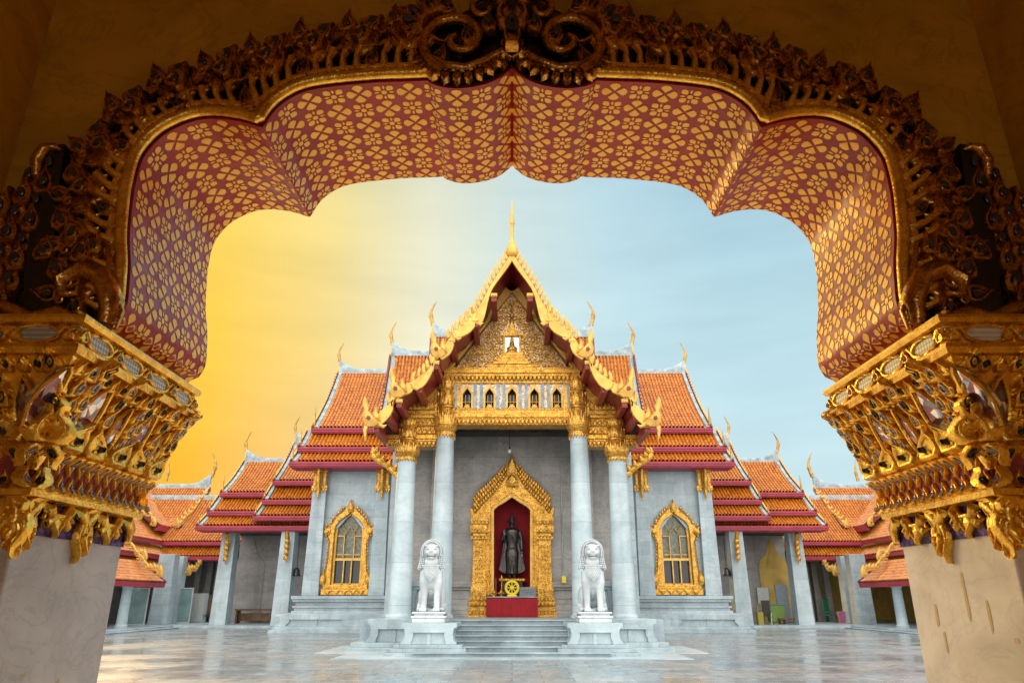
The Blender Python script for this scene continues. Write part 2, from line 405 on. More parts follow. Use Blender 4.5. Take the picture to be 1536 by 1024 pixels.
def gable_end(parent, X, pr, axis='x', s=-1, board='gold_flat', teeth=True, w=.20, hh=.10, board_h=.34):
    """verge at u = X: white mortar strip inside, gilt board with teeth outside. s = outward sign of u"""
    pts = [prof_pt(pr, i/10) for i in range(11)]
    def q(u, a, b): return (u, a, b) if axis == 'x' else (a, u, b)
    S = (1,0,0) if axis == 'x' else (0,1,0)
    mb = MB(); sweep_box(mb, [q(X-s*w*.5, a, b) for a, b in pts], S, hh, w); part('verge_mortar', mb, M['mortar'], parent, bevel=.02)
    mb = MB(); sweep_box(mb, [q(X+s*.07, a, b-board_h*.62) for a, b in pts], S, board_h, .09); part('bargeboard', mb, M['red_dark'], parent)
    if teeth:
        mb = MB(); n = max(6, int(sum(math.dist(pts[i], pts[i+1]) for i in range(10))/.28))
        for i in range(n):
            t = (i+.5)/n; a, b = prof_pt(pr, t); a2, b2 = prof_pt(pr, min(1, t+.02)); a1, b1 = prof_pt(pr, max(0, t-.02))
            l = math.hypot(a2-a1, b2-b1); nx, nz = -(b2-b1)/l, (a2-a1)/l
            if nz < 0: nx, nz = -nx, -nz
            ux, uz = (a1-a2)/l, (b1-b2)/l
            tri = [(-.11,.0),(.11,.0),(.10,.10),(.17,.26),(0,.17)]
            V = [(a+ux*p+nx*r, b+uz*p+nz*r) for p, r in tri]
            v0 = [q(X+s*.03, c, d) for c, d in V]; v1 = [q(X+s*.11, c, d) for c, d in V]; k = len(V)
            mb.add(v0+v1, [tuple(range(k)), tuple(range(2*k-1,k-1,-1))]+[(j,j+k,(j+1)%k+k,(j+1)%k) for j in range(k)])
        part('verge_teeth', mb, M[board], parent)
def ridge_cap(parent, Xa, Xb, y, z, axis='x', up_at=(), h=.28, w=.34, rise=.9, run=1.6):
    """mortar ridge that sweeps up towards the ends listed in up_at"""
    n = 26; pts = []
    for i in range(n+1):
        u = Xa+(Xb-Xa)*i/n; e = 0
        for X in up_at: e = max(e, max(0, 1-abs(u-X)/run)**2.2)
        pts.append((u, z+e*rise))
    mb = MB(); vs = []; fs = []
    for i, (u, zz) in enumerate(pts):
        e = (zz-z)
        for dw, zl in ((-w/2, z-.12),(w/2, z-.12),(w*.36, zz+h*.5),(w*.2, zz+h),(-w*.2, zz+h),(-w*.36, zz+h*.5)):
            vs.append((u, y+dw, zl) if axis == 'x' else (y+dw, u, zl))
    for i in range(n):
        for k in range(6): k2=(k+1)%6; fs.append((i*6+k,i*6+k2,(i+1)*6+k2,(i+1)*6+k))
    fs += [tuple(range(6))[::-1], tuple(range(n*6, n*6+6))]
    part('ridge_mortar', mb.add(vs, fs), M['mortar'], parent, bevel=.02)
def tier(bld, s, X, ye, ze, yr, zr, xin, ridge=False, cho=0, spk=0, fas=.24, sag=.05, xr=None, fin=None):
    """one roof tier facing the courtyard; s = side (-1 left, +1 right), X = |x| of its outer verge, xin = |x| where it stops inside"""
    pr = curve((yr, zr), (ye, ze), sag)
    a, b = (X, xin) if X < xin else (xin, X)
    lo, hi = (a, b) if s > 0 else (-b, -a)
    lo2, hi2 = lo + (.0 if s > 0 else .24), hi - (.24 if s > 0 else .0)
    o = slope(bld, pr, lo2, hi2)
    gable_end(o, s*X, pr, 'x', s)
    mb = MB(); mb.bb(lo-(.15 if s<0 else 0), hi+(.15 if s>0 else 0), ye-.10, ye+.02, ze-fas, ze-.012)
    mb.bb(lo-(.15 if s<0 else 0), hi+(.15 if s>0 else 0), ye-.15, ye-.10, ze-fas*.55, ze-fas*.2)
    mb.bb(lo-(.13 if s<0 else 0), hi+(.13 if s>0 else 0), ye-.05, ye+1.2, ze-fas-.06, ze-fas)
    part('fascia', mb, M['fascia'], bld, bevel=.012)
    if ridge:
        ridge_cap(o, lo, hi, yr, zr, 'x', (s*X,), h=.24, rise=.60)
    if cho:
        m = chofa(cho, -s); m.xf(Matrix.Translation((s*X, yr, zr+.66))); part('chofa', m, M['chofa'], bld, 60)
        m = MB(); m.bb(s*X-.06, s*X+.06, yr-.12, yr+.12, zr-.2, zr+.7); part('chofa_stem', m, M['gold_flat'], o)
    if spk:
        m = spike(spk); m.xf(Matrix.Translation((s*(X+.05), ye+.05, ze+.0))); part('eave_finial', m, M['chofa'], bld, 60)
    return o
# ------------------------------------------------------------------ ground
mb = MB(); mb.add([(-120,-40,0),(120,-40,0),(120,200,0),(-120,200,0)], [(0,1,2,3)])
t = NT('wet_marble_paving')
sp = t.n.new('ShaderNodeSeparateXYZ'); t.l.new(t.tc, sp.inputs[0])
br = t.n.new('ShaderNodeTexBrick'); br.inputs['Scale'].default_value = 1; br.inputs['Brick Width'].default_value = 1.25; br.inputs['Row Height'].default_value = .62
br.inputs['Mortar Size'].default_value = .013; br.inputs['Color1'].default_value = (0,0,0,1); br.inputs['Color2'].default_value = (1,1,1,1); br.inputs['Mortar'].default_value = (.2,.2,.2,1); br.inputs['Bias'].default_value = 0
t.l.new(t.tc, br.inputs[0])
q = t.n.new('ShaderNodeVectorMath'); q.operation = 'ADD'; t.l.new(t.tc, q.inputs[0]); t.l.new(br.outputs[0], q.inputs[1])
n1 = t.noise(1.7, 7, .65, q.outputs[0], 1.5)
cA = t.ramp(n1, [(.3,(.14,.19,.22)),(.5,(.29,.34,.37)),(.7,(.46,.41,.39))])
cB = t.ramp(br.outputs[0], [(0.,(.60,.68,.74)),(.3,(.95,.82,.75)),(.5,(.72,.82,.88)),(.75,(1.0,.96,.92)),(1.,(.75,.66,.62))])
c = t.mix(.9, cA, cB, 'MULTIPLY')
c = t.mix(t.ramp(br.outputs[1], [(0,0.),(1,.8)]), c, (.09,.09,.10))
wet = t.ramp(t.noise(.35, 5, .6, t.mapping((1,1,1))), [(.40,.34),(.60,.15)])
t.b.inputs['Specular IOR Level'].default_value = .38
nb = t.bump(t.noise(2.2, 3, .5), .10, .02, t.bump(br.outputs[1], -.2, .004))
struct('courtyard_paving', mb, t.set(c, wet, 0, nb))
# ------------------------------------------------------------------ ordination hall
hall = thing('ordination_hall', 'white marble temple hall with stacked orange tiled roofs, golden gable and four columned porch', 'temple', (0, 25, 0))
FZ = .92                                 # porch floor level
# ---- steps: seven treads
st = MB()
for i in range(7):
    y0 = 21.7+i*.44; hw = 2.0+.0*i
    st.bb(-2.75, 2.75, y0+.03, 26, i*FZ/7-.001, (i+1)*FZ/7-.04); st.bb(-2.78, 2.78, y0-.04, 26, (i+1)*FZ/7-.04, (i+1)*FZ/7)
part('steps', st, M['marble_step'], hall, bevel=.012)
pl = MB(); pl.bb(-4.95, 4.95, 25.0, 40, 0, FZ-.004); pl.bb(-5.35, 5.35, 27.2, 40, 0, .35); pl.bb(-5.15, 5.15, 26.9, 40, .0, .62)
part('porch_floor', pl, M['marble_step'], hall, bevel=.02)
ap = MB(); ap.bb(-4.9, 4.9, 21.0, 26, .0, .02); ap.bb(-5.9,5.9,23.2,27,.0,.024)
part('entrance_slab', ap, M['marble_col'], hall)
# ---- table like bases with curled legs (also used along the wings)
def table_block(mb, cx, y0, y1, z0, z1, hw, leg=.3):
    """front face outline with a sunk centre and curving legs"""
    h = z1-z0; o = []
    o += [(-hw*1.0, z0), (-hw*1.0+.0, z0+.06*h), (-hw*.90, z0+.22*h), (-hw*.86, z0+.5*h), (-hw*.90, z0+.76*h), (-hw*1.0, z0+.8*h), (-hw*1.0, z1)]
    o += [(-a, b) for a, b in o[::-1]]
    i = hw-leg
    o += [(i*1.0, z0), (i, z0+.10*h), (i*.90, z0+.30*h), (i*.88, z0+.55*h), (-i*.88, z0+.55*h), (-i*.90, z0+.30*h), (-i, z0+.10*h), (-i, z0)]
    mb.ext([(cx+a, b) for a, b in o], y0, y1)
    mb.bb(cx-hw*.84, cx+hw*.84, y0+.09, y1-.003, z0, z0+.75*h)
    mb.bb(cx-.06, cx+.06, y0+.05, y0+.1, z0, z0+.55*h)
    mb.bb(cx-i*.95, cx+i*.95, y0-.025, y0+.05, z0+.56*h, z0+.6*h)
for s in (-1, 1):
    b = MB()
    b.bb(s*3.95-1.25, s*3.95+1.1, 24.0, 26.8, 0, .13); b.bb(s*3.95-1.1, s*3.95+.95, 24.15, 26.7, .13, .26)
    table_block(b, s*3.75, 24.45, 26.6, .26, FZ+.02, .86, .3)
    b.bb(s*3.75-.62, s*3.75+.62, 24.75, 26.2, FZ+.0, FZ+.03)
    part('column_base', b, M['marble'], hall, bevel=.03)
# ---- columns
def col_shaft(h, r0, r1):
    m = MB(); pr = [(r0*1.16,0),(r0*1.16,.06),(r0*1.05,.10),(r0,.16)]
    for i in range(1, 13):
        t = i/12; pr.append((r0+(r1-r0)*t**1.15, .16+(h-.16)*t))
    m.lathe(pr, n=36); return m
def lotus_capital(h, r, r2):
    """gilt capital, height h: collar of leaves, bulb, neck, second bulb"""
    m = MB()
    pr = [(r*1.0,0),(r*1.14,.02*h),(r*1.14,.05*h),(r*1.05,.07*h),(r*1.25,.10*h),(r*1.38,.16*h),(r*1.22,.18*h),(r*1.34,.20*h),(r*1.30,.27*h),(r*1.02,.38*h),(r*.82,.46*h),(r*.98,.475*h),(r*.98,.50*h),(r*.84,.52*h),
          (r*1.1,.56*h),(r*1.12,.62*h),(r*.95,.70*h),(r*.8,.76*h),(r*.95,.78*h),(r*.86,.81*h),(r*.98,.86*h),(r*.9,.93*h),(r*.72,1.0*h)]
    m.lathe(pr, n=32)
    def ring(z, rr, lh, lw, n, out, flip=False, ph=0):
        for k in range(n):
            a = 2*math.pi*(k+ph)/n; pl = flame_poly(0, 0, lh, lw, 0, 6)
            q = MB(); q.pillow([(x, -zz if flip else zz) for x, zz in pl], 0, out, .01)
            q.xf(Matrix.Translation((0,0,z)) @ Matrix.Rotation(a, 4, 'Z') @ Matrix.Translation((0,-rr,0))); m.merge(q)
    ring(.07*h, r*1.08, .12*h, r*.42, 18, .03, True)
    ring(.17*h, r*1.26, .22*h, r*.5, 14, .05); ring(.17*h, r*1.24, .3*h, r*.34, 14, .04, False, .5)
    ring(.51*h, r*.98, .22*h, r*.44, 12, .05); ring(.80*h, r*.88, .17*h, r*.36, 12, .04)
    return m
c0 = None
def colz(pxx, y, Y): return P(pxx, y, Y)[2]
zi = colz(668, 655, 25.5); zo = colz(614, 691, 25.5); zit = colz(668, 566, 25.5); zot = colz(614, 627, 25.5)
for cx, zt, ztop in ((-3.77, zo, zot), (-2.42, zi, zit), (2.42, zi, zit), (3.77, zo, zot)):
    h = zt-FZ
    b = col_shaft(h-.02, .40, .315); b.xf(Matrix.Translation((cx, 25.5, FZ+.03))); sh = part('column', b, M['marble_col'], hall, 40)
    k = lotus_capital(ztop-zt, .315, .3); k.xf(Matrix.Translation((cx, 25.5, zt))); part('capital', k, M['gold_fine'], sh, 50)
# ---- porch walls and niche wall
WY = 29.0
wall_t = P(769, 600, WY)[2]
wl = MB()
nx0 = 1.0
wl.bb(-4.35, -nx0, WY, WY+.5, FZ, wall_t); wl.bb(nx0, 4.35, WY, WY+.5, FZ, wall_t); wl.bb(-nx0, nx0, WY, WY+.5, 5.35, wall_t)
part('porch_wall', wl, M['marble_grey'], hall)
wl = MB()
for s in (-1, 1):
    for a, b2 in ((1.28, 2.62), (3.2, 4.4)):
        a, b2 = sorted((s*a, s*b2))
        for z0, z1, d in ((0,.22,.34),(.22,.42,.26),(.42,.62,.17),(.62,.95,.12),(.95,1.05,.2),(1.05,1.14,.3),(1.14,1.26,.2)):
            wl.bb(a, b2, WY-d, WY+.02, FZ+z0, FZ+z1-.002)
    a, b2 = sorted((s*2.62, s*3.2)); wl.bb(a, b2, WY-.28, WY+.0, FZ, wall_t-.004)
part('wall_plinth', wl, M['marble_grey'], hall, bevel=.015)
wl = MB()
ztb = P(769, 641, 27)[2]
wl.bb(-4.4, 4.4, 26.2, 26.5, ztb-.1, ztb+.6); wl.bb(-4.4, 4.4, 25.9, WY, ztb+.55, ztb+.7)
z655 = P(769, 655, WY)[2]; wl.bb(-2.6, 2.6, WY-.22, WY-.003, z655, z655+.16)
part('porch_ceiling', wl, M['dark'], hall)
for s in (-1, 1):      # porch side walls running back to the transepts
    wl = MB(); a, b2 = sorted((s*4.35, s*4.85)); wl.bb(a, b2, WY-.1, 39, FZ, wall_t); part('side_wall', wl, M['marble'], hall)
    # low marble rail between the columns
    wl = MB(); a, b2 = sorted((s*2.75, s*3.75)); wl.bb(a, b2, 25.9, 26.3, 1.95, 2.12); wl.bb(a+.04, b2-.04, 25.96, 26.24, 1.84, 1.95)
    for q in (s*2.86, s*3.42):
        wl.ext([(q-.1,FZ),(q+.1,FZ),(q+.08,1.5),(q+.16,1.84),(q-.16,1.84),(q-.08,1.5)], 25.98, 26.22)
    wl.bb(a+.1, b2-.1, 26.06, 26.14, FZ, 1.84); wl.bb(a, b2, 25.9, 26.3, FZ, FZ+.16)
    part('balustrade', wl, M['marble'], hall, bevel=.015)
# ---- niche behind the standing figure
nc = MB(); nc.bb(-nx0, nx0, WY+1.0, WY+1.05, FZ, 5.4); nc.bb(-nx0-.05, -nx0, WY, WY+1.05, FZ, 5.4); nc.bb(nx0, nx0+.05, WY, WY+1.05, FZ, 5.4); nc.bb(-nx0, nx0, WY, WY+1.05, 5.35, 5.4)
part('niche_lining', nc, M['red_cloth'], hall)
def mirror_out(half):      # half outline (x<=0 side, bottom to apex) -> closed polygon
    return half + [(-x, z) for x, z in half[::-1] if abs(x) > 1e-4]
def HXZ(lst, Y): return [XZ(a, b, Y) for a, b in lst]
FY = WY-.12
outer = HXZ([(712,872),(713,806),(708,786),(706,758),(713,766),(711,755),(716,752),(722,744),(733,733),(744,722),(752,712),(758,702),(764,692),(768.9,683)], FY); outer[-1] = (0, outer[-1][1])
inner = HXZ([(742,893),(742,765),(747,760),(757,754),(768.9,746)], FY); inner[-1] = (0, inner[-1][1]); 
zb_in = inner[0][1]
fr = MB()
def ring_ext(mb, outer, inner, y0, y1):
    """frame between two half outlines (x<=0), mirrored"""
    for s in (1, -1):
        O = [(x*s, z) for x, z in outer]; I = [(x*s, z) for x, z in inner]; mb.ext(O + I[::-1], y0, y1)
outer[0] = (outer[0][0], zb_in)
ring_ext(fr, outer, inner, FY, WY+.02)
ring_ext(fr, [(x*1.03-.05, z+.03) for x, z in [(-.78, zb_in),(-.78,inner[1][1]),(-.6,inner[2][1]+.14),(-.3,inner[3][1]+.12),(0, inner[4][1]+.16)]], inner, FY-.06, FY+.0)
frame = part('niche_frame', fr, M['gold'], hall, bevel=.02)
ib = MB(); ring_ext(ib, [(x*1.0-.10*(1 if i < 3 else (.6 if i == 3 else 0)), z+(.0,.03,.08,.12,.16)[i]) for i, (x, z) in enumerate(inner)], inner, FY-.09, FY-.055)
part('inner_band', ib, M['gold_flat'], frame, bevel=.015)
lv = MB()                         # flame leaves all along the arch of the frame
pts = outer[3:]
def along(pts, step):
    out = []; acc = 0
    for i in range(len(pts)-1):
        a, b = Vector((pts[i][0],0,pts[i][1])), Vector((pts[i+1][0],0,pts[i+1][1])); l = (b-a).length
        while acc < l: out.append((a.lerp(b, acc/l), (b-a).normalized())); acc += step
        acc -= l
    return out
def leaf_at(mb, p, t, h, w, y, d, lean=.15, side=1):
    nrm = Vector((-t.z, 0, t.x))*side
    pl = flame_poly(0, 0, h, w, lean, 6)
    mb.pillow([(p.x+t.x*a+nrm.x*b, p.z+t.z*a+nrm.z*b) for a, b in pl], y, d)
arc = [(-1.42,4.05),(-1.36,4.35),(-1.1,4.75),(-.7,5.1),(-.38,5.45),(-.14,5.9),(0,6.35)]
arc = [(x, z) for x, z in outer[6:]]
for rowi, (ins, h, w_, y, d) in enumerate(((.0,.30,.17,FY-.0,.10),(-.22,.30,.15,FY-.03,.12),(-.42,.22,.12,FY-.06,.1))):
    for p, t in along([(x-ins*.0, z+ins) if 1 else 0 for x, z in arc], .125):
        if p.x > -.26-ins*.3: continue
        q_ = max(.4, min(1, (arc[-1][1]-p.z)/1.3)); leaf_at(lv, p, t, h*q_, w_, y, d, .55)
lv.mir(); lv.pillow(flame_poly(0, arc[-1][1]-.95, 1.15, .42), FY-.07, .16); lv.pillow(flame_poly(0, arc[-1][1]-1.25, .6, .5), FY-.12, .12)
for s in (-1,1): lv.pillow(flame_poly(s*1.5, P(768,800,FY)[2], .75, .34, -s*.2), FY-.02, .16)
part('frame_leaves', lv, M['gold_fine'], frame)
for s in (-1, 1):       # engaged gilt pilasters each side
    m = MB(); x = s*1.27
    zz = [P(768, q, FY)[2] for q in (926, 905, 885, 872, 850, 806, 800, 786, 770)]
    m.sq([(.42,zz[0]),(.42,zz[0]+.1),(.34,zz[0]+.16),(.40,zz[0]+.26),(.40,zz[0]+.34),(.30,zz[0]+.42),(.36,zz[1]),(.36,zz[1]+.08),(.28,zz[1]+.16),(.31,zz[2]),(.26,zz[3]),(.24,zz[4]),(.235,zz[5]),(.28,zz[5]+.05),(.24,zz[6]),(.32,zz[6]+.12),(.27,zz[7]),(.36,zz[7]+.12),(.36,zz[7]+.2),(.28,zz[8])], (x, FY-.02, 0), 1, .6)
    pp = part('niche_pilaster', m, M['gold_fine'], hall, bevel=.01)
    m = MB()
    for z in (zz[0]+.1, zz[0]+.42, zz[1]+.1, zz[5]-.1, zz[6]+.02, zz[7]-.02):
        for k in range(5): m.pillow(flame_poly(x-.28+k*.14, z, .2, .13), FY-.2-.02*(z<2), .05)
    z = zz[3]
    while z < zz[5]-.2:
        for k in (-.12,0,.12): m.pillow([(x+k-.045,z),(x+k,z-.06),(x+k+.045,z),(x+k,z+.08)], FY-.165, .035)
        z += .16
    part('pilaster_carving', m, M['gold'], pp)
# ---- entablature between the inner columns, with small arched openings
EY = 25.45
def EZ(py, Y=EY): return P(769, py, Y)[2]
def dentils(mb, x0, x1, zt, h, n, y, d=.07):
    for k in range(n):
        x = x0+(x1-x0)*(k+.5)/n; w_ = (x1-x0)/n*.42
        mb.pillow([(x-w_,zt),(x+w_,zt),(x+w_,zt-h*.55),(x,zt-h),(x-w_,zt-h*.55)], y, d)
ent = MB(); hx = 2.25
for p0, p1, d, hh in ((637,631,.02,1),(631,627,.10,1),(627,620,.16,1),(620,615,.06,1),(575,568,.06,1),(566,562,.18,1),(562,556,.24,1),(556,552,.14,1)):
    ent.bb(-hx*1.12, hx*1.12, EY-d, EY+.7, EZ(p0), EZ(p1)-.002)
for s in (-1,1): ent.bb(s*hx*1.08, s*1.9, EY-.02, EY+.7, EZ(616), EZ(574))
e_o = part('gable_entablature', ent, M['gold'], hall, bevel=.012)
dn = MB(); dentils(dn, -2.6, 2.6, EZ(628)-.02, .22, 34, EY-.08); part('gilt_dentils', dn, M['gold_fine'], e_o)
dn = MB(); dentils(dn, -2.6, 2.6, EZ(565), .2, 34, EY-.12); part('gilt_dentils', dn, M['gold_fine'], e_o); dn = MB()
for k in range(40): dn.pillow(flame_poly(-2.2+4.4*(k+.5)/40, EZ(616), .13, .1), EY-.03, .04)
part('gilt_cresting', dn, M['gold_fine'], e_o)
t = NT('mirror_mosaic'); vv = t.voro(26, None, 'F1', 1)
M['mosaic'] = t.set(t.ramp(vv, [(.2,(.50,.42,.32)),(.45,(.24,.08,.05)),(.6,(.60,.58,.54)),(.85,(.65,.38,.10))]), .2, .5, t.bump(t.voro(26), .5, .01))
pn = MB(); zA, zB = EZ(615), EZ(575)
xs = [-1.66,-.83,0,.83,1.66]; ow = .155; oh0 = EZ(611); oh1 = EZ(590); apx = EZ(582)
prev = -2.05
for x in xs+[None]:
    nxt = (x-ow) if x is not None else 2.05
    pn.bb(prev, nxt, EY+.04, EY+.3, zA, zB)
    if x is not None:
        pn.bb(x-ow, x+ow, EY+.04, EY+.3, zA, oh0); pn.ext([(x-ow,oh1),(x-ow,zB),(x,zB),(x,apx)], EY+.04, EY+.3); pn.ext([(x+ow,oh1),(x+ow,zB),(x,zB),(x,apx)], EY+.04, EY+.3)
        prev = x+ow
part('frieze_panel', pn, M['mosaic'], e_o)
bk = MB(); bk.bb(-2.05, 2.05, EY+.45, EY+.5, zA, zB); part('frieze_backing', bk, M['black'], e_o)
for x in xs:
    m = MB(); 
    for s in (-1,1):
        O = [(x+s*(ow+.07),oh0-.03),(x+s*(ow+.07),oh1),(x+s*.10,apx+.03),(x,apx+.2)]; I = [(x+s*ow,oh0-.03),(x+s*ow,oh1),(x,apx)]
        m.ext(O+I[::-1], EY-.01, EY+.1)
    m.bb(x-ow-.1, x+ow+.1, EY-.03, EY+.1, oh0-.1, oh0-.03)
    m.pillow(flame_poly(x, oh0-.03, .2, .22), EY-.0, .04)
    for k in (-.07,.07): m.bb(x+k-.01, x+k+.01, EY+.2, EY+.22, oh0, oh1)
    m.bb(x-ow, x+ow, EY+.2, EY+.22, (oh0+oh1)/2-.01, (oh0+oh1)/2+.01)
    part('frieze_window', m, M['gold_flat'], e_o)
for x in [-2.07]+[a+b for a in (-1.245,-.415,.415,1.245) for b in (-.11,.11)]+[2.07]:
    m = MB(); m.bb(x-.05, x+.05, EY-.03, EY+.06, zA, zB); part('frieze_colonnette', m, M['mortar'], e_o)
# side entablatures (lower) over the outer columns
for s in (-1, 1):
    m = MB(); xa, xb = s*2.75, s*4.55
    for p0, p1, d in ((669,663,.02),(663,658,.1),(658,652,.16),(626,621,.05),(621,615,.12)):
        a, b2 = sorted((xa, xb)); m.bb(a, b2 - (0 if s>0 else 0), EY-d+.1, EY+.7, EZ(p0), EZ(p1)-.002)
    a, b2 = sorted((s*2.75, s*3.95)); m.bb(a, b2, EY+.16, EY+.6, EZ(652), EZ(626))
    m.bb(a, b2, EY+.16, EY+.6, EZ(612), EZ(572))
    o = part('side_entablature', m, M['gold'], hall, bevel=.012)
    m = MB(); dentils(m, min(xa,xb), max(xa,xb), EZ(661), .2, 12, EY+.0)
    for r_ in range(2):
        for k in range(6): m.pillow(flame_poly(s*(2.85+.17*k), EZ(651-13*r_), .26, .2, .2), EY+.12, .1)
    for k in range(7): m.pillow(flame_poly(s*(2.8+.16*k), EZ(614), .42-.02*k, .2, -s*.2), EY+.1, .1)
    part('gilt_dentils', m, M['gold_fine'], o)
    # carved bracket leaning out from the outer column
    m = MB(); x0 = s*4.05
    zt2, zb2 = EZ(668), EZ(722)
    pts = []
    for i in range(9):
        t_ = i/8; pts.append((x0+s*(.0+1.0*t_-.16*math.sin(t_*6.3)), EY+.3, zb2+(zt2-zb2)*t_))
    m.tube(pts, [.05,.12,.15,.13,.10,.13,.16,.12,.06], 8, .6)
    for i in range(1,8): m.pillow(flame_poly(pts[i][0]-s*.1, pts[i][2]-.08, .34, .2, -s*.4), EY+.26, .12)
    part('eave_bracket', m, M['gold'], hall, 50)
# ---- pediment
PY = 25.6
base_l = XZ(684, 553, PY); apex = (0, XZ(769, 440, PY)[1]); 
m = MB(); tri = [(base_l[0], base_l[1]), (0, apex[1]), (-base_l[0], base_l[1])]
m.ext(tri, PY, PY+.3)
t = NT('gilt_pediment_ground'); vv = t.voro(30, None, 'F1', 1); M['ped_ground'] = t.set(t.ramp(vv, [(.2,(.55,.30,.06)),(.45,(.20,.06,.03)),(.6,(.62,.62,.58)),(.85,(.75,.45,.10))]), .28, .5, t.bump(t.voro(30), .5, .01))
ped = part('pediment', m, M['ped_ground'], hall)
M['mirror_white'] = m_plain('silvered_mirror', (.72,.76,.80), .15, .6, .3, 30)
m = MB()
rnd = random.Random(3)
def scroll(mb, cx, cz, r, sgn, y, th=.028, turns=1.35, a0=0.0, d=.05):
    pts = []; rad = []; n = 15
    for i in range(n):
        t_ = i/(n-1); a = a0+sgn*t_*turns*2*math.pi; rr = r*(1-.82*t_)
        pts.append((cx+rr*math.cos(a), y-d*.4*t_, cz+rr*math.sin(a))); rad.append(th*(1-.35*t_))
    mb.tube(pts, rad, 6)
    p = pts[0]; ta = a0+sgn*-math.pi/2
    mb.pillow([(p[0]+dx, p[2]+dz) for dx, dz in [(math.cos(ta)*r*.9, math.sin(ta)*r*.9), (math.cos(ta+2)*r*.3, math.sin(ta+2)*r*.3), (math.cos(ta-2)*r*.3, math.sin(ta-2)*r*.3)]], y, .05)
hw0 = -base_l[0]; H = apex[1]-base_l[1]
row = 0; z = base_l[1]+.17
while z < apex[1]-.35:
    half = hw0*(1-(z-base_l[1])/H)-.12; x = .15 + (0.16 if row%2 else 0)
    while x < half:
        if not (x < .42 and z < base_l[1]+1.75): scroll(m, -x, z, .15, (1 if row%2 else -1), PY-.02, .031, 1.3, rnd.uniform(0,6)); 
        x += .27
    z += .25; row += 1
m.mir()
for k in range(6): m.pillow(flame_poly(0, apex[1]-1.75+k*.24, .3, .26-.03*k), PY, .1)
part('gilt_scrollwork', m, M['gold_fine'], ped, 60)
m = MB()
zq = base_l[1]
for w_, h0, h1, d in ((.95,0,.12,.2),(.72,.12,.24,.24),(.6,.24,.36,.2),(.5,.36,.5,.18),(.42,.5,.62,.16)): m.bb(-w_, w_, PY-d, PY, zq+h0, zq+h1-.002)
for s in (-1,1): m.bb(s*.30-.035, s*.30+.035, PY-.12, PY, zq+.6, zq+1.3)
m.ext([(-.42,zq+1.28),(.42,zq+1.28),(.3,zq+1.45),(.12,zq+1.55),(0,zq+1.95),(-.12,zq+1.55),(-.3,zq+1.45)], PY-.14, PY)
part('pediment_shrine', m, M['gold'], ped, bevel=.01)
m = MB(); m.bb(-.27, .27, PY-.03, PY-.002, zq+.62, zq+1.28); part('shrine_back', m, M['mirror_white'], ped)
m = MB(); m.lathe([(.2,0),(.22,.05),(.15,.1),(.2,.14),(.19,.2),(.1,.26),(.085,.42),(.045,.46),(.07,.52),(.05,.58),(.015,.66)], (0,PY-.07,zq+.62), 14, 1, .4); part('seated_figure', m, M['gold'], ped, 50)
# raking gold frame round the pediment
rake = MB()
def edge_strip(mb, a, b, w0, y0, y1):
    A = Vector((a[0],0,a[1])); B = Vector((b[0],0,b[1])); t_ = (B-A).normalized(); nn = Vector((-t_.z,0,t_.x))
    q = [A, B, B+nn*w0, A+nn*w0]; mb.ext([(v.x, v.z) for v in q], y0, y1)
edge_strip(rake, (base_l[0]-.3, base_l[1]-.28), (0, apex[1]+.0), .30, PY-.18, PY+.2)
edge_strip(rake, (base_l[0]-.3, base_l[1]-.28), (0, apex[1]+.0), .05, PY-.24, PY-.17)
part('raking_cornice', rake, M['gold_flat'], ped, bevel=.01); part('raking_cornice', rake.mirrored(), M['gold_flat'], ped, bevel=.01)
# ---- bargeboards, three tiers: outlines at their own plane
BY = 23.6
def barge(outer_px, inner_px, Y, th=.14):
    return [XZ(a, b, Y) for a, b in outer_px], [XZ(a, b, Y) for a, b in inner_px]
def catmull(pts, n=6):
    out = []
    for i in range(len(pts)-1):
        p0 = pts[max(i-1,0)]; p1 = pts[i]; p2 = pts[i+1]; p3 = pts[min(i+2,len(pts)-1)]
        for k in range(n):
            t_ = k/n; out.append(tuple(.5*((2*p1[j])+(-p0[j]+p2[j])*t_+(2*p0[j]-5*p1[j]+4*p2[j]-p3[j])*t_*t_+(-p0[j]+3*p1[j]-3*p2[j]+p3[j])*t_**3) for j in (0,1)))
    out.append(pts[-1]); return out
def bargeboard(name, up, lo, Y, teeth_from=0.0, teeth_to=1.0, tooth=.27, th_=.13, tstep=.235):
    U = catmull(HXZ(up, Y)); Lo = catmull(HXZ(lo, Y)); 
    if abs(up[0][0]-769) < 2: U[0] = (0, U[0][1]); Lo[0] = (0, Lo[0][1])
    m = MB(); m.ext(U + Lo[::-1], Y, Y+.13); o = part(name, m, M['gold_flat'], hall, bevel=.012); o2 = part(name, m.mirrored(), M['gold_flat'], hall, bevel=.012)
    m = MB(); seg = along(U, tstep); k0, k1 = int(len(seg)*teeth_from), int(len(seg)*teeth_to)
    for p, t_ in seg[k0:k1]:
        nn = Vector((t_.z, 0, -t_.x)); nn = nn if nn.z > 0 else -nn; up_t = -t_ if t_.z < 0 else t_
        def Q(a, b): v = p+up_t*a+nn*b; return (v.x, v.z)
        m.pillow([Q(-.09,-.03),(Q(.03,-.03)),Q(.05,.08),Q(.16,tooth*.72),Q(.19,tooth*1.15),Q(.05,tooth*.95),Q(-.05,tooth*.55),Q(-.10,.12)], Y+.11, .08)
    part('flame_teeth', m, M['gold_flat'], o); part('flame_teeth', m.mirrored(), M['gold_flat'], o2)
    m = MB(); Mid = [((a[0]+b[0])/2, (a[1]+b[1])/2) for a, b in zip(U, Lo)] if len(U)==len(Lo) else []
    return o, U, Lo
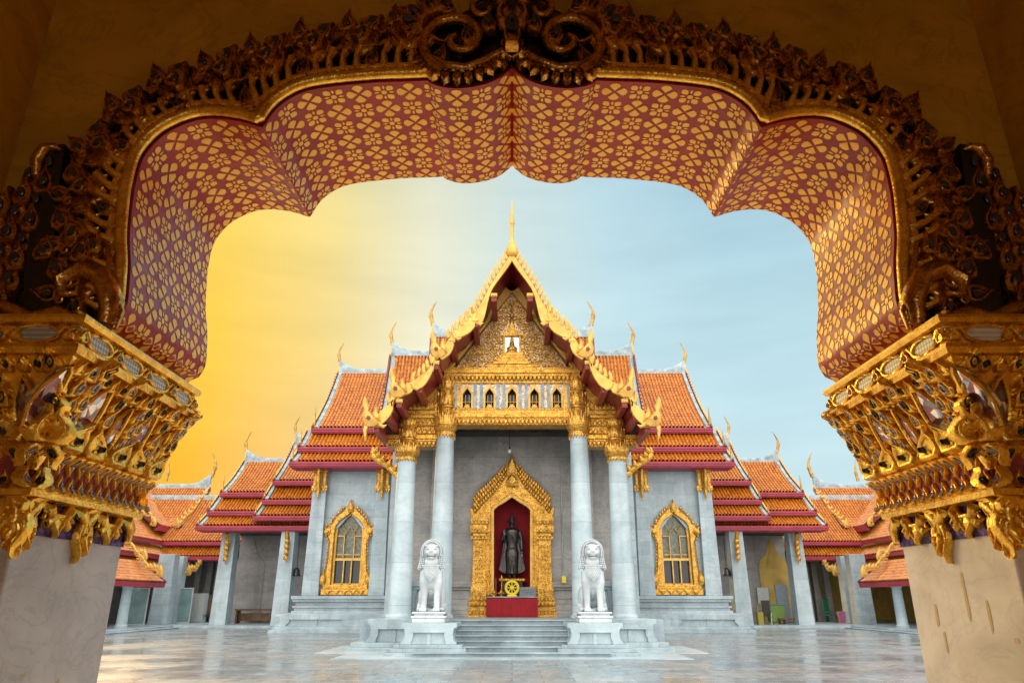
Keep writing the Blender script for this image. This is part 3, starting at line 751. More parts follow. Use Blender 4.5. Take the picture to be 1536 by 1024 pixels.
bA, UA, LA = bargeboard('bargeboard', [(769,379),(757,397),(738,426),(727,447),(715,466),(697,482),(684,497),(671,508)], [(769,391),(761,403),(746,423),(738,436),(733,452),(728,473),(722,485),(712,482)], BY)
# second run with S-curve from hook to naga
bB, UB, LB = bargeboard('bargeboard', [(716,466),(706,478),(694,489),(682,499),(672,512),(664,525),(656,533)], [(713,490),(704,499),(692,505),(682,506),(681,520),(675,531),(664,539)], BY-.06, .0, .55)
bC, UC, LC = bargeboard('bargeboard', [(658,534),(649,546),(640,557),(628,566),(617,573),(608,579),(600,587)], [(652,541),(652,549),(645,566),(634,580),(622,582),(617,588),(603,594)], BY-.12, .0, .8)
bD, UD, LD = bargeboard('bargeboard', [(594,594),(589,600),(584,606),(576,612),(568,622),(560,630)], [(589,604),(590,613),(584,625),(572,636),(562,638),(560,640)], BY-.18, .0, .55)
def naga(px, py, sc, Y, name='naga_finial'):
    m = MB(); s_ = sc
    def q(l): return [XZ(px+a*s_, py+b*s_, Y) for a, b in l]
    m.pillow(q([(14,4),(6,9),(-4,9),(-10,2),(-11,-6),(-9,-14),(-11,-22),(-10,-30),(-7,-37),(-4,-28),(-1,-20),(-3,-14),(1,-11),(4,-6),(9,-2)]), Y+.1, .2)
    m.pillow(q([(8,0),(4,-6),(6,-14),(10,-22),(11,-12),(14,-8),(16,2)]), Y+.08, .16)
    m.pillow(q([(-9,8),(-11,14),(-9,26),(-6,32),(-5,16),(-3,8)]), Y+.08, .1)
    o = part(name, m, M['gold_flat'], hall); o2 = part(name, m.mirrored(), M['gold_flat'], hall)
    m = MB(); m.pillow(q([(-2,1),(-5,-2),(-3,-6),(1,-5),(2,-1)]), Y-.10, .03); part('naga_eye', m, M['red_dark'], o); part('naga_eye', m.mirrored(), M['red_dark'], o2)
naga(657, 527, .95, BY-.1); naga(596, 586, 1.0, BY-.16); naga(556, 630, 1.0, BY-.22)
# the hook curls at the lower ends of each run
for px_, py_, Y in ((721,484,BY-.03),(688,506,BY-.09),(626,581,BY-.15),(575,637,BY-.2)):
    m = MB(); a = XZ(px_, py_, Y); m.tube([(a[0]-.16,Y+.06,a[1]+.16),(a[0]-.12,Y+.06,a[1]+.02),(a[0]+.02,Y+.06,a[1]-.05),(a[0]+.12,Y+.06,a[1]+.02)], [.09,.08,.06,.02], 8); part('hook_curl', m, M['gold_flat'], hall, 50); part('hook_curl', m.mirrored(), M['gold_flat'], hall, 50)
# needle finial on the apex
ax = P(769, 380, BY); tip = P(769, 298, BY)[2]; hN = tip-ax[2]+.12
m = MB(); m.lathe([(.10,0),(.20,.03*hN),(.225,.09*hN),(.20,.15*hN),(.12,.22*hN),(.075,.30*hN),(.06,.38*hN),(.075,.46*hN),(.07,.54*hN),(.09,.555*hN),(.10,.565*hN),(.10,.60*hN),(.06,.72*hN),(.03,.9*hN),(.006,hN)], (0, BY+.05, ax[2]-.12), 16)
part('needle_finial', m, M['gold_flat'], hall, 50)
# ---- porch roof shell behind the bargeboards: soffit, purlins, tiles above
def shell(U, Y0, Y1, dz=-.12, th=.14):
    lo = [(x, z+dz) for x, z in U]; up = [(x, z+dz+th) for x, z in U]
    m = MB(); m.ext(lo + up[::-1], Y0, Y1); m.mir(); return m
roofs = []
for U, Y0, Y1, xx in ((UA[:30], BY+.13, 38, 0), (UB, BY+.1, 38, 0), (UC, BY+.05, 38, 0), (UD, BY, 38, 0)):
    o = part('porch_soffit', shell(U, Y0, Y1, -.16), M['red'], hall)
    for s in (-1, 1):
        pr = [(s*abs(x), z+.0) for x, z in U]
        pr2 = [pr[i] for i in range(0, len(pr), 2)]
        slope(o, pr2, Y0+.1, Y1, 'y', 'porch_roof_tiles', .24, .34)
for px_, py_ in ((742,442),(714,480),(679,510),(655,543),(630,578),(600,600),(583,620),(566,637)):
    x, z = XZ(px_, py_, BY)
    for s in (-1, 1):
        m = MB(); m.bb(s*x-.10, s*x+.10, BY+.0, BY+2.2, z-.26, z); o = part('purlin', m, M['red'], hall, bevel=.02)
        m = MB(); m.bb(s*x-.12, s*x+.12, BY-.05, BY+.0, z-.10, z+.05); m.bb(s*x-.11, s*x+.11, BY-.09, BY-.05, z-.07, z+.02); part('purlin_cap', m, M['gold_flat'], o, bevel=.015)
# ------------------------------------------------------------------ transepts of the hall
TY = 38.5
for s in (-1, 1):
    # roof tiers, lowest skirt first
    def pz(px, py, Y): p = P(px, py, Y); return abs(p[0]), p[2]
    x2, z2 = pz(440, 692, 37.2); x1, z1 = pz(452, 670, 37.9); xm, zm = pz(472.6, 641.5, 38.6)
    rg = PX(510, 559, -xm); rY, rZ = rg[1], rg[2]
    tier(hall, s, x2, 37.2, z2, 38.3, pz(440,677,38.3)[1], 4.2, spk=1.0, sag=.02)
    tier(hall, s, x1, 37.9, z1, 39.1, pz(440,647,39.1)[1], 4.2, spk=1.0, sag=.02)
    tier(hall, s, xm, 38.6, zm, rY, rZ, 3.0, True, 1.35, 1.25, sag=.07)
    # raised middle roof, behind the gable
    ra = PX(589, 532, -7.2); rb = PX(650, 504, -4.6)
    tier(hall, s, 4.6, 38.0, rb[2]-4.9, rb[1], rb[2], 0.0, True, 1.55, 0, sag=.07)
    tier(hall, s, 7.2, 38.0, ra[2]-4.9, ra[1], ra[2], 3.0, True, 1.45, 0, sag=.07)
    # walls
    wt = z2-.15; pzb = P(470, 893, TY)[2]
    w_ = MB(); a, b = sorted((s*4.85, s*10.5)); 
    wx = s*8.5
    WC = wx
    hw_ = .86; zwb = P(520, 880, TY)[2]; zwt = P(520, 775, TY)[2]
    lo_, hi_ = WC-hw_, WC+hw_
    w_.bb(a, lo_, TY, TY+.4, 0, wt); w_.bb(hi_, b, TY, TY+.4, 0, wt); w_.bb(lo_, hi_, TY, TY+.4, 0, zwb); w_.bb(lo_, hi_, TY, TY+.4, P(520,769,TY)[2], wt); w_.ext([(lo_-.01,P(520,800,TY)[2]),(lo_-.01,P(520,769,TY)[2]),(WC,P(520,769,TY)[2])], TY+.003, TY+.39); w_.ext([(hi_+.01,P(520,800,TY)[2]),(hi_+.01,P(520,769,TY)[2]),(WC,P(520,769,TY)[2])], TY+.003, TY+.39)
    w_.bb(min(s*10.5, s*10.1), max(s*10.5,s*10.1), TY+.4, 46, 0, wt)
    part('transept_wall', w_, M['marble'], hall)
    for xc, wd in ((10.2, .85), (6.86, .8)):
        pm = MB(); pm.frus((s*xc, TY-.1, pzb), (wd, .5), (wd*.8, .4), wt-pzb); po = part('pilaster', pm, M['marble'], hall, bevel=.02)
        cz1 = wt; cz0 = P(470, 741, TY)[2]
        cm = MB(); wv_ = wd*.42
        for dx in (-wv_*.7, 0, wv_*.7):
            cm.pillow([(s*xc+dx-.12,cz1),(s*xc+dx+.12,cz1),(s*xc+dx+.10,cz0+.35),(s*xc+dx,cz0+.1),(s*xc+dx-.10,cz0+.35)], TY-.3, .1)
        cm.bb(s*xc-wv_*1.15, s*xc+wv_*1.15, TY-.38, TY-.1, cz0+.28, cz0+.4); cm.bb(s*xc-wv_*1.15, s*xc+wv_*1.15, TY-.40, TY-.1, cz1-.2, cz1)
        for k in range(6): cm.pillow([(s*xc-wv_+wv_*.4*k-.1,cz0+.28),(s*xc-wv_+wv_*.4*k+.1,cz0+.28),(s*xc-wv_+wv_*.4*k,cz0+.04)], TY-.33, .05)
        cm.tube([(s*xc,TY-.5,cz0-.35),(s*xc,TY-.5,cz0+.1),(s*xc,TY-.62,cz0+.6),(s*xc,TY-.75,cz1-.1)], [.03,.10,.12,.09], 6)
        part('pilaster_capital', cm, M['gold_fine'], po)
    # stepped moulded plinth
    pl = MB(); zb = [P(470, q, TY)[2] for q in (934, 916, 905, 893)]
    for x_out, y0, h0, h1 in ((11.1, 37.9, 1.25, 1.42),(11.0, 38.0, 1.05, 1.25),(11.1, 37.85,.95,1.05),(11.25,37.7,.8,.95)):
        pass
    e = 10.75
    for dy, h0, h1 in ((1.3,0,.16),(1.05,.16,.32),(.35,.86,1.02),(.22,1.02,1.16),(.32,1.16,1.24),(.18,1.24,1.44),(.34,1.44,1.56),(.42,1.56,1.72)):
        a, b = sorted((s*4.9, s*(e+dy*.8))); pl.bb(a, b, TY-dy-.1, TY+2, h0, h1-.002)
    pl.bb(min(s*5,s*11.3), max(s*5,s*11.3), TY-.93, TY+1.5, .3, .87)
    for x0, x1 in ((5.0, 7.6), (7.6, 11.6)):
        xc = s*(x0+x1)/2; table_block(pl, xc, TY-1.05, TY+1.5, .32, .86, (x1-x0)/2, .55)
    pl.bb(min(s*7.1,s*8.1), max(s*7.1,s*8.1), TY-1.04, TY, .32, .84)
    part('transept_plinth', pl, M['marble'], hall, bevel=.025)
    # window
    FYW = TY-.14
    zz = lambda q: P(520, q, FYW)[2]
    K = 1/ (F/(FYW*CS+.34*1.3))       # metres per pixel about here
    def loc(l): return [(-(dx)*K, zz(py)) for dx, py in l]
    out = loc([(36,891),(37,880),(34,868),(30,852),(28.5,835),(28,812),(31,806),(34,797),(32,787),(28,786),(25,781),(20,774),(12,767),(6,760),(2.5,754),(0,748)])
    inn = loc([(22.5,878),(22.5,800),(21,788),(15,780),(0,769)])
    out[0] = (out[0][0], out[0][1])
    m = MB()
    for q in (1, -1):
        O = [(WC+x*q, z) for x, z in [(out[0][0], inn[0][1])]+out[1:]]; I = [(WC+x*q, z) for x, z in inn]
        O = [(WC+out[1][0]*q, inn[0][1])]+[(WC+x*q, z) for x, z in out[2:]]
        m.ext(O+I[::-1], FYW, TY+.02)
    m.bb(WC+out[0][0], WC-out[0][0], FYW-.03, TY, zz(892), zz(883)); m.bb(WC+out[0][0]*.94, WC-out[0][0]*.94, FYW, TY, zz(883), zz(876)-.002)
    wf = part('window', m, M['gold'], hall, bevel=.03)
    m = MB(); LS = 1; out = [(-abs(x), z) for x, z in out]
    for q in (1,-1):
        pts2 = [(x*q+WC, z) for x, z in out[2:]]
        for p, t_ in along(pts2, .17):
            if abs(p.x-WC) < .25: continue
            leaf_at(m, p - Vector((t_.z,0,-t_.x))*(.03*q), t_, .20 if p.z > zz(800) else .10, .15, FYW, .09, .4, (1 if q==1 else -1)*LS)
    m.pillow(flame_poly(WC, zz(768), 1.0*(zz(748)-zz(768)), .34), FYW-.04, .12)
    for q in (1,-1):
        m.pillow(flame_poly(WC+q*1.18, zz(876), .75, .36, -q*.15), FYW-.03, .13)
        m.lathe([(.2,0),(.16,.08),(.05,.12)], (0,0,0), 12) if False else None
        for r_ in (.17,.10): m.pillow([(WC+q*1.12+r_*math.cos(a*.628), zz(797)+r_*math.sin(a*.628)) for a in range(10)], FYW-.05-(.17-r_), .07)
    for k in range(-2,3): m.pillow([(WC+k*.42-.2,zz(884)),(WC+k*.42+.2,zz(884)),(WC+k*.42,zz(892)-.02)], FYW-.04, .06)
    part('window_carving', m, M['gold_fine'], wf)
    m = MB()
    for q in (1,-1):
        O = [(WC+x*q, z) for x, z in inn]; I = [(WC+x*q*.86, z-.07) for x, z in inn]; I[0] = (I[0][0], O[0][1]); m.ext(O+I[::-1], TY+.05, TY+.25)
    bz = zz(840); m.bb(WC-.72, WC+.72, TY+.06, TY+.2, bz, bz+.12); m.bb(WC-.72, WC+.72, TY+.06, TY+.2, zz(878), zz(878)+.12)
    for k in (-.2,.2): m.bb(WC+k-.03, WC+k+.03, TY+.06, TY+.2, zz(876), bz)
    for k in (-.27,.27): m.bb(WC+k-.02, WC+k+.02, TY+.08, TY+.16, bz, zz(803))
    m.bb(WC-.6, WC+.6, TY+.08, TY+.16, zz(831)-.02, zz(831)+.02); m.bb(WC-.62, WC-.27, TY+.08, TY+.16, zz(803)-.02, zz(803)+.02); m.bb(WC+.27, WC+.62, TY+.08, TY+.16, zz(803)-.02, zz(803)+.02)
    cx_ = [(-.27, zz(803)),(-.2, zz(797)),(0, zz(789)),(.2, zz(797)),(.27, zz(803))]
    for i in range(4):
        a, b = cx_[i], cx_[i+1]; m.tube([(WC+a[0],TY+.12,a[1]),(WC+b[0],TY+.12,b[1])], .022, 4)
    for k, zq in ((-1,1),(1,1)): m.tube([(WC+k*.2,TY+.12,zz(797)),(WC+k*.42,TY+.12,zz(786))], .02, 4)
    part('window_sash', m, M['gold_flat'], wf)
    m = MB(); m.bb(WC-.75, WC+.75, TY+.26, TY+.28, bz, zz(770)); t_ = M.get('stained') or m_plain('leaded_glass', (.16,.17,.12), .15, 0, .5, 9); M['stained'] = t_
    part('leaded_glass', m, t_, wf)
    m = MB(); m.bb(WC-.75, WC+.75, TY+.26, TY+.28, zz(878), bz); part('window_glass', m, M['glass'], wf)
# hall body behind, closing the view under the roofs
m = MB(); m.bb(-10.4, 10.4, 45.5, 46, 0, 10); m.bb(-10.2,10.2,39,45.5,10.0,10.1); part('rear_wall', m, M['marble'], hall)
# ------------------------------------------------------------------ stepped side wings left and right of the hall
wings = []
for s, lab in ((-1, 'stepped orange roofed wing on marble piers under the golden sky, left of the temple'), (1, 'stepped orange roofed wing with a yellow arched doorway behind its piers, right of the temple')):
    wg = thing('side_wing', lab, 'building', (s*14, 46, 0), 'stepped wings beside the temple hall'); wings.append(wg)
    def pz(px, py, Y): p = P(px, py, Y); return abs(p[0]), p[2]
    # upper, nearer roof
    A = [(385, 773, 43.2, 44.3, 757, .8), (398.5, 749, 43.9, 45.2, 728, .8), ]
    for px, py, Y, Yr, pyt, sp in A:
        x, z = pz(px, py, Y); tier(wg, s, x, Y, z, Yr, P(px, pyt, Yr)[2], 10.6, spk=sp, sag=.02)
    x, z = pz(414, 720.5, 44.5); rg = PX(444, 666, -x); tier(wg, s, x, 44.5, z, rg[1], rg[2], 9.0, True, 1.3, .8, sag=.07)
    B = [(299, 788, 43.5, 44.7, 773, .8), (316, 766, 44.3, 45.6, 744, .8)]
    for px, py, Y, Yr, pyt, sp in B:
        x, z = pz(px, py, Y); tier(wg, s, x, Y, z, Yr, P(px, pyt, Yr)[2], 11.6, spk=sp, sag=.02)
        lowz = z if py == 788 else lowz
    x, z = pz(335, 738, 45.0); rg = PX(369.5, 692, -x); tier(wg, s, x, 45.0, z, rg[1], rg[2], 10.0, True, 1.4, 1.1, sag=.07)
    # piers
    for px, Y, z0 in ((329, 45.3, .12), (421, 43.9, .12)):
        xb = abs(P(px, 930, Y)[0]); 
        pm = MB(); pm.frus((s*xb, Y+.25, z0), (.95, .95), (.80, .80), lowz-z0-.1); po = part('pier', pm, M['marble_col'], wg, bevel=.02)
        cm = MB(); zc = lowz-.35
        cm.tube([(s*(xb-.1),Y-.34,zc-1.75),(s*(xb-.1),Y-.38,zc-1.2),(s*(xb-.1),Y-.46,zc-.6),(s*(xb-.1),Y-.7,zc)], [.03,.10,.15,.12], 6)
        for k in range(5): cm.pillow(flame_poly(s*(xb-.1), zc-1.6+k*.32, .4, .26), Y-.48-.03*k, .08)
        part('pier_bracket', cm, M['gold'], po)
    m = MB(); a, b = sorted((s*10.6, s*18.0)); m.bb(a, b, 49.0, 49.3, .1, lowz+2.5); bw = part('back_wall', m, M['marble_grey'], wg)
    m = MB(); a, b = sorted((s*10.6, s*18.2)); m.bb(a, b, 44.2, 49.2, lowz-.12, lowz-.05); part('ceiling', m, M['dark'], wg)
    m = MB(); m.bb(min(s*10.9,s*19.3), max(s*10.9,s*19.3), 43.7, 49.2, .0, .16); m.bb(min(s*10.6,s*12.9), max(s*10.6,s*12.9), 41.2, 44.8, 0, .17); m.bb(min(s*10.6,s*12.75), max(s*10.6,s*12.75), 41.4, 44.8, .17, .34)
    table_block(m, s*11.7, 41.6, 44.7, .34, .86, .95, .45); m.bb(s*11.7-.95, s*11.7+.95, 43.2, 44.8, 0,.85)
    part('wing_plinth', m, M['marble'], wg, bevel=.02)
    # arched doorway in the back wall
    xc = abs(P(375 if s < 0 else 376, 860, 49)[0]); m = MB()
    za = P(769, 805, 49)[2]
    def arch(w_, zt): return [(s*xc-w_, .16),(s*xc-w_, zt-1.9),(s*xc-w_*.9, zt-1.5),(s*xc-w_*.45, zt-1.1),(s*xc, zt),(s*xc+w_*.45, zt-1.1),(s*xc+w_*.9, zt-1.5),(s*xc+w_, zt-1.9),(s*xc+w_, .16)]
    m.ext(arch(.95, za), 48.96, 49.0)
    part('arched_recess', m, M['ochre'] if s > 0 else M['marble_grey'], bw)
    if s > 0:
        m = MB(); m.pillow([(s*xc-.45,za-1.95),(s*xc+.45,za-1.95),(s*xc,za-.3)], 48.95, .05); part('arch_tympanum', m, M['ochre'], bw)
    # yellow framed door at the foot of the transept
    m = MB(); xd = s*abs(P(447, 880, 43.9)[0])
    m.bb(xd-.5, xd+.5, 48.7, 48.95, .2, 3.0); part('door', m, M['red_dark'], bw)
    m = MB(); m.bb(xd-.62, xd-.5, 48.6, 48.95, .2, 3.1); m.bb(xd+.5, xd+.62, 48.6, 48.95, .2, 3.1); m.bb(xd-.62, xd+.62, 48.6, 48.95, 3.1, 3.22); part('door_frame', m, M['gold'], bw)
# ------------------------------------------------------------------ corner galleries
lbl = {-1: 'corner gallery with crossing orange roofs and glass screens between its piers, at far left',
        1: 'corner gallery with crossing orange roofs and a yellow room behind its piers, far right'}
for s in (-1, 1):
    g = thing('corner_gallery', lbl[s], 'building', (s*24, 50, 0), 'corner galleries of the courtyard')
    C = P(244, 812, 50); CXo, EZ0 = abs(C[0]), C[2]        # inner eave corner of the main roof
    def wing_pair(ce_x, ce_y, ze, cr_x, cr_y, zr, x_stop, y_stop, sag=.05, fas=.22, u='red_dark'):
        """two slopes meeting in a valley from inner eave corner (ce) to ridge corner (cr)"""
        pr = curve((cr_y, zr), (ce_y, ze), sag)
        # back arm: along X, slope faces the camera; outer limit runs down the valley
        f = lambda t: ce_x+(cr_x-ce_x)*(1-prof_f(pr, t, cr_y, ce_y))
        if s < 0: slope(g, pr, lambda t: -f(t), -x_stop, under=u)
        else: slope(g, pr, x_stop, f, under=u)
        prx = [(s*(ce_x+(cr_x-ce_x)*((y-ce_y)/(cr_y-ce_y))), z) for y, z in pr]
        h = lambda t: ce_y+(cr_y-ce_y)*(1-prof_f(pr, t, cr_y, ce_y))
        slope(g, prx, y_stop, h, 'y', under=u)
        m = MB(); a, b = sorted((s*x_stop, s*(ce_x+.0))); m.bb(a, b, ce_y-.1, ce_y+.02, ze-fas, ze-.01); m.bb(a, b, ce_y-.05, ce_y+.9, ze-fas-.05, ze-fas)
        part('fascia', m, M['fascia'], g, bevel=.01)
        m = MB(); a, b = sorted((s*(ce_x-.1), s*(ce_x+.02))); m.bb(a, b, y_stop, ce_y-.1, ze-fas, ze-.01); part('fascia', m, M['fascia'], g, bevel=.01)
    def prof_f(pr, t, cr, ce):
        w_, _ = prof_pt(pr, t); return (w_-cr)/(ce-cr)
    def zat(py, Y): return P(769, py, Y)[2]
    def zat2(px, py, Y): return P(px, py, Y)[2]
    # lower skirts then main, then the raised crossing
    wing_pair(CXo-.9, 49.1, zat2(262,857,49.1), CXo-.2, 49.9, zat2(262,842,49.9), 21.5, 40)
    wing_pair(CXo-.5, 49.5, zat2(262,834,49.5), CXo+.4, 50.4, zat2(262,820,50.4), 18.6, 36)
    zr_ = zat2(330,748,53.6)
    wing_pair(CXo, 50.0, EZ0, CXo+3.6, 53.6, zr_, 18.2, 34)
    m = MB(); ridge_cap(g, *( (-(CXo+3.6), -18.2) if s<0 else (18.2, CXo+3.6)), 53.6, zr_, 'x')
    zR = zat2(275,731,55.1); zE = zat2(265,791,51.2)
    prU = curve((55.1, zR), (51.2, zE), .05)
    fU = lambda t: 23.9+(3.9)*(1-(prof_pt(prU,t)[0]-55.1)/(51.2-55.1))
    if s < 0: slope(g, prU, lambda t: -fU(t), -23.1)
    else: slope(g, prU, 23.1, fU)
    gable_end(g, s*23.1, prU, 'x', -s)
    prx = [(s*(23.9+3.9*((y-51.2)/3.9)), z) for y, z in prU]
    slope(g, prx, 49.4, lambda t: 51.2+3.9*(1-(prof_pt(prU,t)[0]-55.1)/(51.2-55.1)), 'y')
    gable_end(g, 49.4, prx, 'y', -1)
    m = MB(); a, b = sorted((s*23.0, s*24.2)); m.bb(a, b, 51.05, 51.2, zE-.35, zE); m.bb(min(s*23.75,s*24.0), max(s*23.75,s*24.0), 49.3, 51.1, zE-.35, zE); part('fascia', m, M['fascia'], g)
    ridge_cap(g, *((-29, -23.1) if s<0 else (23.1, 29)), 55.1, zR, 'x', (s*23.1,))
    m = chofa(1.9, s); m.xf(Matrix.Translation((s*23.1, 55.1, zR+.8))); part('chofa', m, M['chofa'], g, 60)
    m = chofa(1.6, s*.4); m.xf(Matrix.Translation((s*25.3, 52.5, zR+.1))); part('chofa', m, M['chofa'], g, 60)
    # naga bargeboards at the lower corners
    def small_naga(x0, y0, z0, x1, y1, z1, hd=.9):
        m = MB(); pts = []; n = 9
        for i in range(n):
            t_ = i/(n-1); pts.append((x0+(x1-x0)*t_, y0+(y1-y0)*t_, z0+(z1-z0)*t_+.12*math.sin(t_*9.4)))
        m.tube(pts, [.06+.05*i/n for i in range(n)], 6)
        for i in range(1, n): m.merge(MB().pillow(flame_poly(0, 0, .34, .2, .4*s), 0, .08), Matrix.Translation((pts[i][0], pts[i][1]-.03, pts[i][2]+.05)))
        m.merge(MB().pillow(flame_poly(0, -.1, hd, .36, .15*s), 0, .14), Matrix.Translation((x1, y1-.05, z1)))
        m.merge(MB().pillow(flame_poly(0, -.05, hd*.5, .28, -.5*s), 0, .12), Matrix.Translation((x1+.15*s, y1-.07, z1)))
        part('naga_bargeboard', m, M['gold_flat'], g)
    for (a, b, c_) , (d_, e_, f_) in (((205,758,50.3),(233,787,49.2)), ((312,738,54),(268,789,50.9)), ((196,822,44),(219,838,43.4)), ((206,838,43),(243,862,42.4)), ((304,845,49.6),(285,860,48.9))):
        p0 = P(a, b, c_); p1 = P(d_, e_, f_); small_naga(s*abs(p0[0]), p0[1], p0[2], s*abs(p1[0]), p1[1], p1[2], .8)
    # projecting porch roof on the side gallery
    zp = P(218, 872, 42)[2]; xp = abs(P(218, 872, 42)[0]); 
    prp = curve((s*(xp+1.6), zp+1.15), (s*xp, zp), .03)
    slope(g, prp, 36.0, 44.2, 'y'); gable_end(g, 44.2, prp, 'y', 1, teeth=False)
    m = MB(); a, b = sorted((s*(xp-.1), s*(xp+.05))); m.bb(a, b, 36, 44.2, zp-.28, zp-.01); m.bb(min(s*(xp-.1),s*(xp+1.6)), max(s*(xp-.1),s*(xp+1.6)), 44.2, 44.32, zp-.25, zp); part('fascia', m, M['fascia'], g)
    # curb, piers, walls
    m = MB(); a, b = sorted((s*19.3, s*30)); m.bb(a, b, 30, 58, 0, .14); a, b = sorted((s*18.95, s*30)); m.bb(a, b, 30, 58, 0, .07); part('curb', m, M['marble_step'], g, bevel=.02)
    def pier(px0, px1, Y, ztop, zb=.14, mat='marble_col'):
        xa, xb = abs(P(px0, 930, Y)[0]), abs(P(px1, 930, Y)[0]); c_ = s*(xa+xb)/2; wd = abs(xa-xb)
        m = MB(); m.frus((c_, Y+.4, zb), (wd, .8), (wd*.86, .7), ztop-zb); return part('pier', m, M[mat], g, bevel=.02)
    zt = EZ0-1.0
    pier(250, 263, 48.6, zt); pier(222, 250, 46.6, zt, mat='marble'); 
    m = MB(); xa = s*abs(P(184, 930, 41)[0]); m.lathe([(.34,.14),(.34,.24),(.28,.3),(.24,zp-.35),(.32,zp-.25)], (xa, 41, 0), 16); part('porch_column', m, M['marble_col'], g, 40)
    m = MB(); m.bb(min(s*27.5,s*27.8), max(s*27.5,s*27.8), 30, 56, 0, zt+1.5); m.bb(min(s*18.6,s*27.8), max(s*18.6,s*27.8), 55.7, 56, 0, zr_-.6); part('back_wall', m, M['ochre'] if s > 0 else M['marble_grey'], g)
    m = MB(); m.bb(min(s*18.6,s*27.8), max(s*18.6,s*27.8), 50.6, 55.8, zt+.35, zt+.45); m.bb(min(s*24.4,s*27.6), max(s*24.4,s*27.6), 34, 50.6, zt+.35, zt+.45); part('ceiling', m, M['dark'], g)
    for px in (283, 300, 313): pier(px, px+9, 52.5, zt+.3, mat='marble_grey')
    for Y in (33, 37.5): 
        m = MB(); m.frus((s*24.4, Y, .14), (.8,.8), (.7,.7), zt); part('pier', m, M['marble_col'], g)
